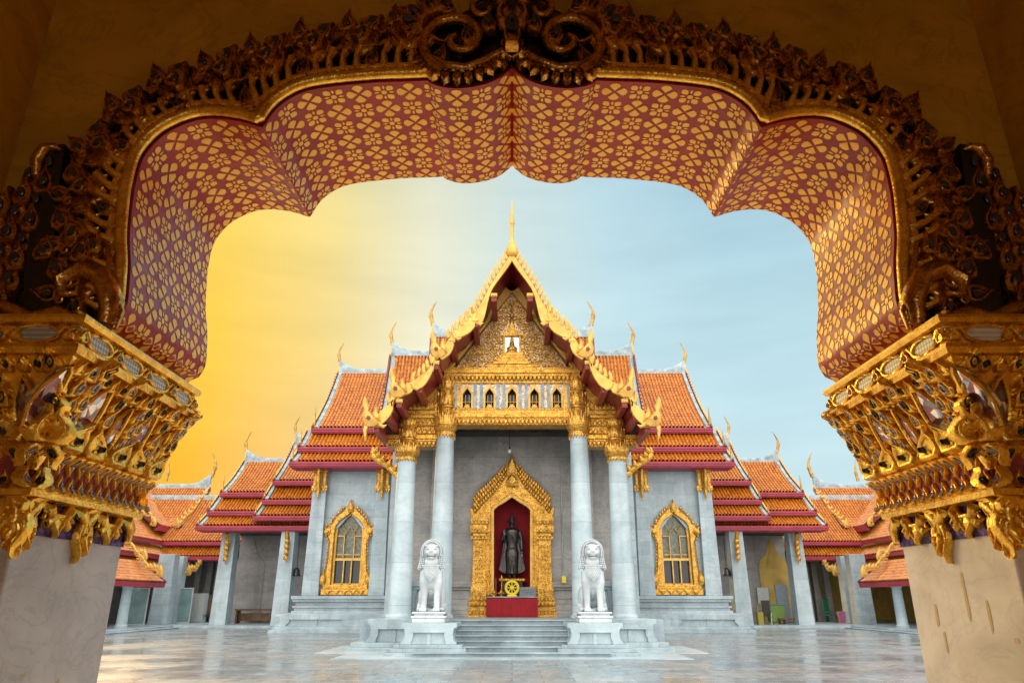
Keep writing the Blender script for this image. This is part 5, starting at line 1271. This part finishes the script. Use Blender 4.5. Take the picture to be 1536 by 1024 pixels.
def rot_leaf(mb, p, ax_, h, w, y, d, lean=0., ins=.4, base=0.0):
    """flame leaf growing from p along unit vector ax_"""
    sd = Vector((ax_.z,0,-ax_.x)); mb.pillow([(p.x+ax_.x*b+sd.x*a, p.z+ax_.z*b+sd.z*a) for a, b in flame_poly(0,0,h,w,lean,6)], y, d, base, ins)
M['gem'] = m_plain('smoky_glass_gem', (.06,.055,.06), .12, .1, .3, 20)
M['gem_pale'] = m_plain('silvered_glass_gem', (.46,.44,.56), .15, .4, .3, 30)
def gem(mb, p, r, y, d, ax_=Vector((0,0,1)), el=1.35):
    sd = Vector((ax_.z,0,-ax_.x)); mb.pillow([(p.x+(ax_.x*math.sin(a)*el+sd.x*math.cos(a))*r, p.z+(ax_.z*math.sin(a)*el+sd.z*math.cos(a))*r) for a in [2*math.pi*k_/10 for k_ in range(10)]], y, d, 0, .35)
YF = Y0A
bk = MB()           # flat ground, black in place of the shade under the carving
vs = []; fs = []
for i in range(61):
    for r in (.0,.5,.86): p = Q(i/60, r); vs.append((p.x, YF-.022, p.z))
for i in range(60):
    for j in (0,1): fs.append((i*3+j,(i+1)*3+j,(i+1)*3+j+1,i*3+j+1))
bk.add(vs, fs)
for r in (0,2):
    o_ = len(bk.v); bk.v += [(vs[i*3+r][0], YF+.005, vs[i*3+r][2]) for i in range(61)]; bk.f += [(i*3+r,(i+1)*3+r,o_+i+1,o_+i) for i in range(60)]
for s in (-1,1):
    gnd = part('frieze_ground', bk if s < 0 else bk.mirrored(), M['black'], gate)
    m = MB()         # mouldings along the opening
    e1 = [(p[0], YF-.045, p[1]) for p in inward(IR[:206], -.012)]; m.tube(e1, .026, 8, 1.0); 
    e2 = [(p[0], YF-.05, p[1]) for p in inward(IR[:206], -.052)]; m.tube(e2, .014, 6)
    e3 = [(p[0], YF-.03, p[1]) for p in inward(IR[:206], -.075)]; m.tube(e3, .010, 6)
    part('arch_moulding', m if s < 0 else m.mirrored(), M['gold_near'], gate, 50)
    m = MB(); gm = MB(); rn = random.Random(4)
    nst = 38; rb_ = MB()
    for i in range(nst):
        s_ = .01+(i+.5)/nst*.86
        a = Q(s_, .15); b = Q(min(1,s_+.007), .36); c = Q(min(1,s_+.02), .56)
        if i % 5 == 2:
            ax_ = (c-a).normalized(); rot_leaf(m, a, ax_, (c-a).length*1.0, .075, YF-.02, .045, .12, .35); gem(gm, a.lerp(c,.45), .013, YF-.062, .01, ax_)
        else:
            rb_.tube([(a.x,YF-.04,a.z),(b.x,YF-.066,b.z),(c.x,YF-.05,c.z)], [.024,.014,.024], 6, 1.1)
            q = b.lerp(c, .5); rb_.tube([(q.x,YF-.055,q.z),(q.x+.026,YF-.06,q.z+.016)], [.015,.005], 5)
    # wavy middle band
    m.tube([(Q(i/90*.9,.56+.03*math.sin(i*1.7)).x, YF-.055, Q(i/90*.9,.56+.03*math.sin(i*1.7)).z) for i in range(91)], [.013+.006*math.sin(i*1.7) for i in range(91)], 6, 1.2)
    # big flame units leaning towards the crown, each backed by a black leaf painted as its shadow gap
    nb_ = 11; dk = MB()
    for i in range(nb_):
        s_ = .03+i/nb_*.84; p, t_, n_ = frame_at(s_, .56); ax_ = (n_*.72+t_*.69).normalized(); ds = .84/nb_
        tip = Q(min(1,s_+ds*.95),1.06); base_ = Q(s_+ds*.06,.56); ax_ = (tip-base_).normalized(); L_ = (tip-base_).length; sd = Vector((ax_.z,0,-ax_.x))
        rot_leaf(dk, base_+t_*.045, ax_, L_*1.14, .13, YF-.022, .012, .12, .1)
        rot_leaf(m, base_, ax_, L_, .20, YF-.028, .035, .13, .3)                     # body
        rot_leaf(m, base_+ax_*L_*.52-sd*.005, ax_, L_*.46, .11, YF-.055, .04, .16, .5)       # tip leaf
        gem(gm, base_+ax_*L_*.70-sd*.002, .014, YF-.094, .004, ax_, 2.0)
        q = base_+ax_*L_*.26-sd*.05; a2 = (ax_*.6-sd*.8).normalized(); rot_leaf(m, q, a2, .14, .09, YF-.05, .045, .2, .5); gem(gm, q+a2*.05, .013, YF-.094, .004, a2, 1.8)
        q = base_+ax_*L_*.16+sd*.01; rot_leaf(m, q, (ax_*.9+sd*.2).normalized(), .15, .10, YF-.055, .05, -.1, .45); gem(gm, q+ax_*.055, .017, YF-.104, .004, ax_, 1.5)
        q = base_-sd*.065; rot_leaf(m, q, (ax_*.5-sd*.85).normalized(), .095, .07, YF-.04, .04, .25, .5)
        for rr0, cq in ((.040, base_+ax_*L_*.30+sd*.012), (.026, base_+ax_*L_*.10-sd*.05)):
            pts = []
            for k_ in range(12):
                a_ = 1.5+k_/11*5.2; rr = rr0*(1-.7*k_/11); pts.append((cq.x+rr*math.cos(a_), YF-.10-.012*k_/11, cq.z+rr*math.sin(a_)))
            m.tube(pts, [.009-.004*k_/11 for k_ in range(12)], 5)
        p2, t2, n2 = frame_at(s_+.004, .46); rot_leaf(m, p2, (n2*.95-t2*.1).normalized(), .105, .055, YF-.04, .045, -.25, .45)
    part('frieze_ribs', rb_ if s < 0 else rb_.mirrored(), M['gold_near'], gnd, 55)
    part('frieze_painted_shade', dk if s < 0 else dk.mirrored(), M['black'], gnd)
    part('frieze_carving', m if s < 0 else m.mirrored(), M['gold_dark'], gnd, 55); part('frieze_gems', gm if s < 0 else gm.mirrored(), M['gem'], gnd)
# crown ornament over the middle of the arch
m = MB(); gm = MB()
def scr(cx, cz, r, a0, turns, th, y, sgn=1):
    pts = []; rad = []
    for i in range(26):
        t_ = i/25; a = a0+sgn*t_*turns*2*math.pi; rr = r*(1-.85*t_)
        pts.append((cx+rr*math.cos(a), y-.02*t_, cz+rr*math.sin(a))); rad.append(th*(1-.45*t_))
    m.tube(pts, rad, 8, 1.1)
scr(-.26, 4.03, .19, R(250), 1.2, .032, YF-.06, -1)
scr(-.13, 4.20, .12, R(300), 1.15, .024, YF-.08, 1)
for i in range(12):
    a = R(200+i*14); p = Vector((-.26+.205*math.cos(a),0,4.03+.2*math.sin(a))); rot_leaf(m, p, Vector((math.cos(a),0,math.sin(a))), .055, .045, YF-.04, .04)
for a_, h_ in ((150,.2),(120,.22),(95,.2),(170,.16)):
    p = Vector((-.32,0,4.08)); ax_ = Vector((math.cos(R(a_)),0,math.sin(R(a_)))); rot_leaf(m, p+ax_*.1, ax_, h_, .1, YF-.05, .06, -.1); gem(gm, p+ax_*.18, .02, YF-.12, .015, ax_)
for q in ((-.20,3.99),(-.10,4.06),(-.30,4.16)): rot_leaf(m, Vector((q[0],0,q[1])), Vector((-.3,0,.95)).normalized(), .11, .08, YF-.06, .05); gem(gm, Vector((q[0]-.01,0,q[1]+.05)), .018, YF-.12, .014)
m.tube([(0,YF-.05,3.94),(-.05,YF-.06,3.97),(-.12,YF-.06,3.92),(-.22,YF-.06,3.87),(-.32,YF-.06,3.885),(-.41,YF-.05,3.95),(-.45,YF-.04,4.05)], [.02,.024,.022,.024,.026,.022,.012], 8)
for i in range(9):
    x = -.04-.045*i; m.pillow([(x-.02,3.90-.02*math.sin(i*.4)),(x+.02,3.90-.02*math.sin(i*.4)),(x,3.865-.02*math.sin(i*.4))], YF-.05, .03)
m.mir(); 
for z, h_, w__ in ((3.94,.2,.09),(4.06,.24,.17),(4.2,.28,.2)): m.pillow(flame_poly(0,z,h_,w__), YF-.09, .06)
m.lathe([(.0,0),(.01,0)], (0,0,0), 4) if False else None
gem(gm, Vector((-.0001,0,4.05)), .035, YF-.155, .02); gem(gm, Vector((0,0,4.19)), .032, YF-.16, .02)
cr_ = part('crown_ornament', m, M['gold_dark'], gate, 55); gm.mir(); part('crown_gems', gm, M['gem'], cr_)
g2 = MB(); g2.ext([(-.44,4.02),(-.36,3.90),(-.24,3.865),(-.1,3.91),(0,3.95),(.1,3.91),(.24,3.865),(.36,3.90),(.44,4.02),(.3,4.2),(0,4.4),(-.3,4.2)], YF-.03, YF-.015); part('crown_ground', g2, M['black'], cr_)
# corner ornaments standing on the capitals
for s in (-1, 1):
    m = MB(); gm = MB(); B = 2.53
    g3 = MB(); g3.ext([(-1.70,B),(-1.76,2.74),(-1.84,2.9),(-1.98,2.95),(-2.08,3.1),(-2.06,3.3),(-2.29,3.2),(-2.29,B)], YF-.03, YF-.014)
    def T(pts, rad, n=8): m.tube([(x,YF-.07+dy,z) for x, z, dy in pts], rad, n, 1.2)
    T([(-1.66,2.56,0),(-1.66,2.66,0),(-1.71,2.77,-.01),(-1.80,2.80,-.02),(-1.87,2.745,-.03),(-1.85,2.68,-.03),(-1.80,2.69,-.02),(-1.805,2.725,-.02)], [.035,.05,.052,.046,.036,.026,.018,.010])
    T([(-1.63,2.545,0),(-1.62,2.62,0),(-1.66,2.72,0),(-1.70,2.83,0),(-1.74,2.95,0)], [.012,.018,.018,.016,.006])
    T([(-1.72,2.56,-.02),(-1.85,2.60,-.03),(-1.95,2.58,-.03),(-2.06,2.62,-.03),(-2.2,2.66,-.03),(-2.29,2.62,-.03)], [.02,.035,.028,.035,.03,.03])
    for x, z, h_, w__, le in ((-1.83,2.83,.16,.10,.1),(-1.90,2.90,.15,.10,.2),(-1.80,2.60,.09,.07,.1),(-1.98,2.84,.14,.1,-.1),(-1.78,2.87,.12,.08,0),(-2.22,2.70,.2,.13,.1),(-2.12,2.62,.13,.09,0)):
        rot_leaf(m, Vector((x,0,z)), Vector((le,0,1)).normalized(), h_, w__, YF-.04, .06, .1); gem(gm, Vector((x+le*h_*.4,0,z+h_*.42)), .014, YF-.098, .004)
    # tall fin of overlapping flames ending in a beak, and a raised black slab painted as its shadow gap
    for i in range(7):
        nj = 3 if i < 4 else (2 if i < 6 else 1)
        for j in range(nj):
            x = -2.095-.072*j+.008*i; z = 2.70+.094*i+.035*j; rot_leaf(m, Vector((x,0,z)), Vector((-.22+.05*j,0,1)).normalized(), .165, .095, YF-.03-.014*((i+j)%2), .05, .15, .5); gem(gm, Vector((x-.012,0,z+.07)), .015, YF-.092, .004, Vector((-.2,0,1)).normalized(), 1.7)
    T([(-2.11,3.27,0),(-2.115,3.34,-.01),(-2.09,3.40,-.02),(-2.05,3.41,-.02),(-2.02,3.395,-.02)], [.022,.030,.027,.018,.005])
    g3.ext([(-2.09,3.42),(-2.015,3.43),(-2.0,3.3),(-1.985,3.1),(-1.95,2.92),(-1.87,2.74),(-1.80,2.62),(-2.0,2.58),(-2.05,2.8),(-2.08,3.1)], YF-.085, YF-.02)
    o = part('corner_ornament', m if s < 0 else m.mirrored(), M['gold_dark'], gate, 55); part('ornament_ground', g3 if s < 0 else g3.mirrored(), M['black'], o); part('ornament_gems', gm if s < 0 else gm.mirrored(), M['gem'], o)
# ------------------------------------------------------------------ pillars and capitals
EXP = [(1.60,0),(1.865,0),(1.868,.03),(1.872,.065),(1.895,.07),(1.905,.045),(1.925,.03),(1.935,.022),(2.02,.03),(2.03,.05),(2.05,.075),(2.07,.07),(2.09,.062),(2.15,.082),(2.25,.128),(2.33,.178),(2.375,.20),(2.378,.225),(2.40,.235),(2.418,.225),(2.424,.205),(2.495,.205),(2.50,.235),(2.515,.245),(2.53,.24)]
def ex(z):
    for i in range(len(EXP)-1):
        if z <= EXP[i+1][0]: f = (z-EXP[i][0])/(EXP[i+1][0]-EXP[i][0]+1e-9); return EXP[i][1]*(1-f)+EXP[i+1][1]*f
    return EXP[-1][1]
PXI, PY0, PY1 = 1.87, 2.77, 3.55
def surf(face, a, z, out):
    if face == 'side': return (-(PXI-ex(z)-out), a, z)
    return (-a, PY0-ex(z)-out, z)
def rel(mb, face, poly, d, ins=.4, base=-.01, follow=True, zc=None):
    n = len(poly); ca = sum(p[0] for p in poly)/n; cz = sum(p[1] for p in poly)/n; o_ = len(mb.v)
    prf = ((0, base), (.02, d*.62), (.15, d*.98), (.30, d), (.46, d*.74), (.8, d*.86))
    for (k_, out) in prf:
        for a, z in poly: a2, z2 = ca+(a-ca)*(1-k_), cz+(z-cz)*(1-k_); mb.v.append(surf(face, a2, z2, out))
    for j in range(5):
        for i in range(n): k2 = (i+1)%n; mb.f.append((o_+j*n+i, o_+j*n+k2, o_+(j+1)*n+k2, o_+(j+1)*n+i))
    mb.f.append(tuple(range(o_+5*n, o_+6*n)))
def lf(a, z, h, w, lean=0, flip=False):
    pl = flame_poly(0, 0, h, w, lean, 6); return [(a+x, z+(-y if flip else y)) for x, y in pl]
def oval(a, z, r, el=1.3, n=10, ph=0): return [(a+r*math.cos(2*math.pi*k_/n+ph), z+r*el*math.sin(2*math.pi*k_/n+ph)) for k_ in range(n)]
t = NT('mirror_tesserae'); vc = t.voro(34, t.mapping((1,1.0,1.0)), 'F1', 1); M['tess'] = t.set(t.ramp(vc, [(.2,(.22,.10,.16)),(.4,(.45,.20,.12)),(.52,(.35,.45,.75)),(.62,(.80,.84,.9)),(.8,(.18,.20,.30))], 'CONSTANT'), .10, .75, t.bump(vc, .6, .012))
t = NT('white_mirror_lattice'); chk = t.n.new('ShaderNodeTexChecker'); chk.inputs['Scale'].default_value = 1
t.l.new(t.mapping((1,72,72), None, (R(45),0,0)), chk.inputs[0]); chk.inputs['Color1'].default_value = (.72,.72,.66,1); chk.inputs['Color2'].default_value = (.34,.34,.30,1)
M['lattice'] = t.set(chk.outputs[0], .45, .1, None)
t = NT('cobalt_mosaic'); vc = t.voro(60, None, 'F1', 1); M['cobalt'] = t.set(t.ramp(vc, [(.2,(.02,.015,.09)),(.6,(.05,.035,.25)),(.9,(.16,.13,.42))]), .2, .3, t.bump(vc, .5, .006))
M['bandred'] = m_plain('madder_red_band', (.26,.03,.045), .45, 0, .25, 14, .3, 50)
t = NT('gold_leaf_scraps'); 
for s in (-1, 1):
    lb = 'weathered marble pillar' ; rn = random.Random(21)
    m = MB(); m.bb(-3.0,-PXI, PY0, PY1, 0, 2.45); 
    shaft = part('pillar', m if s < 0 else m.mirrored(), M['pillar_shade' if s < 0 else 'pillar'], gate, bevel=.008)
    # core loft of the capital
    m = MB(); vs = []; fs = []; prof = [(z, e) for z, e in EXP if z > 1.86]
    red_ = MB()
    def loft(pr, hole=False):
        q = MB(); n = len(pr)
        for z, e in pr: q.v += [(-(PXI-e),PY0-e,z),(-(PXI-e),PY1+.22*e,z),(-3.0,PY1+.22*e,z),(-3.0,PY0-e,z)]
        for i in range(n-1):
            for k_ in range(4): k2 = (k_+1)%4; q.f.append((i*4+k_,i*4+k2,(i+1)*4+k2,(i+1)*4+k_))
        q.f.append((0,1,2,3)); q.f.append(tuple(n*4-4+k_ for k_ in (3,2,1,0))); return q
    cap = part('capital', loft(prof) if s < 0 else loft(prof).mirrored(), M['gold_near'], gate, 30)
    q = loft([(1.928,.032),(2.022,.038)]); part('red_band', q if s < 0 else q.mirrored(), M['bandred'], cap)
    q = MB(); q.bb(-2.98,-(PXI-.006), PY0-.006, PY1+.004, 1.74, 1.866); part('blue_mosaic', q if s < 0 else q.mirrored(), M['cobalt'], cap)
    car = MB(); gems = MB(); gems2 = MB(); mir_ = MB(); lat = MB()
    for face, a0, a1 in (('side', 2.60, 3.62), ('front', 1.70, 2.3)):
        L_ = a1-a0
        # frieze with oval lattice mirrors and scrolls
        n = 4 if face == 'side' else 3
        for k_ in range(n):
            a = a0+.0+L_*(k_+.5)/n if face == 'side' else a0+L_*(k_+.6)/n
            if face == 'side': a = 2.58+ (k_+.5)*.255
            lo_ = MB(); rel(lo_, face, oval(a, 2.46, .082, .38, 14), .006, .05); part('lattice_mirror', lo_ if s < 0 else lo_.mirrored(), M['lattice'], cap, 55)
            o1 = oval(a, 2.46, .088, .40, 16); pts = [surf(face, p[0], p[1], .008) for p in o1]+[surf(face, o1[0][0], o1[0][1], .008)]; car.tube(pts, .0075, 5)
            for e_ in (-1,1): rel(car, face, lf(a+.128*e_, 2.43, .055, .05), .022); 
            rel(gems2, face, oval(a+.128, 2.452, .010), .030)
            for e_ in (-1,1): car.tube([surf(face, a+.085*e_, 2.46, .01), surf(face, a+.11*e_, 2.485, .012), surf(face, a+.14*e_, 2.475, .012)], .007, 5)
            for e_ in (-1,1): rel(lat, face, [(a+.10*e_,2.49),(a+.15*e_,2.49),(a+.125*e_,2.475)], .004, .05)
        # row of pendants and row of buds round the red band
        n = int(L_/.072)
        for k_ in range(n):
            a = a0+.02+.072*(k_+.5)
            rel(car, face, lf(a, 2.055, .085, .055, 0, True), .026); rel(gems2 if face=='side' else gems, face, oval(a, 2.025, .0125), .034)
            rel(car, face, lf(a+.03, 1.895, .085, .052), .026, base=-.02); rel(gems2 if face=='side' else gems, face, oval(a+.03, 1.928, .0125), .036)
        # large curling leaves at the foot of the bell
        n = 6 if face == 'side' else 4
        for k_ in range(n):
            a = a0+.09+(L_-.16)*k_/(n-1)
            rel(car, face, lf(a-.02, 2.06, .14, .17, (.5 if k_%2 else -.5)), .045, .5); rel(gems, face, oval(a, 2.105, .015, 1.), .058)
            car.tube([surf(face, a+.06*math.cos(b_*.7)*(1-b_/12), 2.09+.03*math.sin(b_*.7)*(1-b_/12), .035) for b_ in range(10)], .006, 5)
        # pointed mirror panels
        pan = ((2.58,.06,.24),(2.87,.065,.25),(3.09,.036,.21),(3.29,.055,.23),(3.49,.028,.19)) if face == 'side' else ((1.86,.045,.2),(2.08,.03,.19),(2.25,.04,.2))
        for a, hw_, hh in pan:
            pl = [(a-hw_*.5,2.10),(a+hw_*.5,2.10),(a+hw_,2.10+hh*.3),(a+hw_*.9,2.10+hh*.6),(a+hw_*.35,2.10+hh*.9),(a,2.10+hh),(a-hw_*.35,2.10+hh*.9),(a-hw_*.9,2.10+hh*.6),(a-hw_,2.10+hh*.3)]
            mir_ = MB(); rel(mir_, face, pl, .012, .05); part('mirror_panel', mir_ if s < 0 else mir_.mirrored(), M['tess'], cap, 55); pts = [surf(face, x, z, .016) for x, z in pl+pl[:1]]; car.tube(pts, .0085, 5)
        # climbing gem leaves
        cols = ((2.70,.0),(2.77,.5),(2.985,.2),(3.17,.1),(3.215,.6),(3.40,.2),(3.55,.0),(3.585,.5)) if face == 'side' else ((1.74,0),(1.95,.3),(2.0,.6),(2.15,.1),(2.19,.5))
        for a, ph in cols:
            for i in range(4):
                z = 2.11+.066*(i+ph*.7); 
                if z > 2.335: continue
                h_ = .092+rn.uniform(-.006,.008); aa = a+rn.uniform(-.006,.006)
                rel(car, face, lf(aa, z, h_, .070, rn.uniform(-.25,.25)), .03+.006*(i%2), .45); 
                (g_ := (gems2 if rn.random() < .75 and face == 'side' else gems)); rel(g_, face, oval(aa, z+.038, .017), .036)
                rel(car, face, [(aa-.04,z-.006),(aa+.04,z-.006),(aa+.035,z+.004),(aa-.035,z+.004)], .012)
        k_ = 0
        while a0+.03+.062*k_ < a1-.02:
            a = a0+.03+.062*k_; rel(car, face, lf(a, 2.315, .062, .052, .1), .026); 
            if k_ % 2: rel(gems, face, oval(a, 2.34, .0105), .036)
            k_ += 1
        # acanthus scrolls hanging over the shaft
        if face == 'side': units = [(2.84,.17,.15),(3.00,-.17,.22),(3.22,.15,.15),(3.36,-.15,.22),(3.50,.1,.12)]; un = [(2.78,3.17),(3.17,3.56)]
        else: un = [(1.86,2.07),(2.07,2.29)]
        for (u0, u1) in un:
            c_ = (u0+u1)/2; wv = (u1-u0)/2
            for e_ in (-1,1):
                pts = [(c_+e_*wv*.96,1.76),(c_+e_*wv*.98,1.82),(c_+e_*wv*.74,1.86),(c_+e_*wv*.36,1.85),(c_+e_*wv*.20,1.81),(c_+e_*wv*.38,1.785),(c_+e_*wv*.52,1.805),(c_+e_*wv*.44,1.825)]
                car.tube([surf(face, a, z, .02) for a, z in pts], [.016,.026,.032,.030,.025,.020,.014,.007], 7)
            long_ = .15
            rel(car, face, lf(c_, 1.835, .10, .09, .1, True), .035); 
            rel(car, face, lf(u0+.01, 1.815, long_+.02, .12, -.12, True), .035); 
            rel(car, face, lf(u0+.01, 1.775, .10, .06, .1, True), .05); rel(car, face, lf(u0+.01, 1.87, .10, .09, 0, True), .045)
    # scraps of gold leaf left on the shaft
    for nm, mb_, mt in (('capital_carving', car, 'gold_near'), ('dark_gems', gems, 'gem'), ('silver_gems', gems2, 'gem_pale'), ('mirror_chips', lat, 'lattice')):
        part(nm, mb_ if s < 0 else mb_.mirrored(), M[mt], cap, 55)
    sc = MB()
    spots_ = [(2.93,1.12,.022,.10),(3.10,1.10,.022,.06),(3.24,1.15,.02,.10),(2.8,1.24,.05,.025),(3.0,1.23,.03,.012)] if s < 0 else [(3.12,1.52,.022,.20),(2.99,1.44,.018,.12),(2.86,1.36,.03,.02),(3.36,1.44,.022,.10),(3.33,1.33,.02,.09)]
    for a, z, w__, h_ in spots_:
        lst = []
        for k_ in range(14):
            an = 2*math.pi*k_/14; lst.append((a+w__*.5*max(-1,min(1,1.4*math.cos(an)))*rn.uniform(.75,1.1), z+h_*.5*max(-1,min(1,1.4*math.sin(an)))*rn.uniform(.8,1.05)))
        o_ = len(sc.v); sc.v += [(-(PXI+.0-.0015), a_, z_) for a_, z_ in lst]; sc.f.append(tuple(range(o_, o_+14)))
    part('gold_leaf_scraps', sc if s < 0 else sc.mirrored(), M['scrap_gold'], shaft)
# ------------------------------------------------------------------ the room round the camera
rm = thing('viewing_room', 'dark amber room behind the archway, its side walls just inside the frame', 'room', (0, -1, 0))
for s in (-1,1):
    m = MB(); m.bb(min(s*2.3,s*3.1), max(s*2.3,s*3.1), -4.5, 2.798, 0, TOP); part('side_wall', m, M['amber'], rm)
m = MB(); m.bb(-3.1,-1.3,-5,-4.502,0,TOP); m.bb(1.3,3.1,-5,-4.502,0,TOP); m.bb(-1.3,1.3,-5,-4.502,3.2,TOP); part('rear_wall', m, M['amber'], rm)  # unseen opening added in this wall to let light onto the arch
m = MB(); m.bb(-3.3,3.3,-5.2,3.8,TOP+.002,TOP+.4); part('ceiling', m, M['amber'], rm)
m = MB(); m.bb(-3.1,3.1,-5,3.7,.004,.02); part('floor', m, m_marble('warm_bounce_floor', (.75,.54,.32), (.6,.42,.22), None, rough=.5, vein=.2), rm)  # unseen floor, given warm stone to bounce light onto the soffit

m = MB(); m.bb(-6.5,6.5,3.72,12.5,.004,.03); struct('bounce_terrace', m, m_marble('warm_bounce_stone', (.82,.60,.36), (.70,.48,.26), (.9,.6), rough=.6, vein=.2))  # added terrace below the view, throws warm light up into the arch
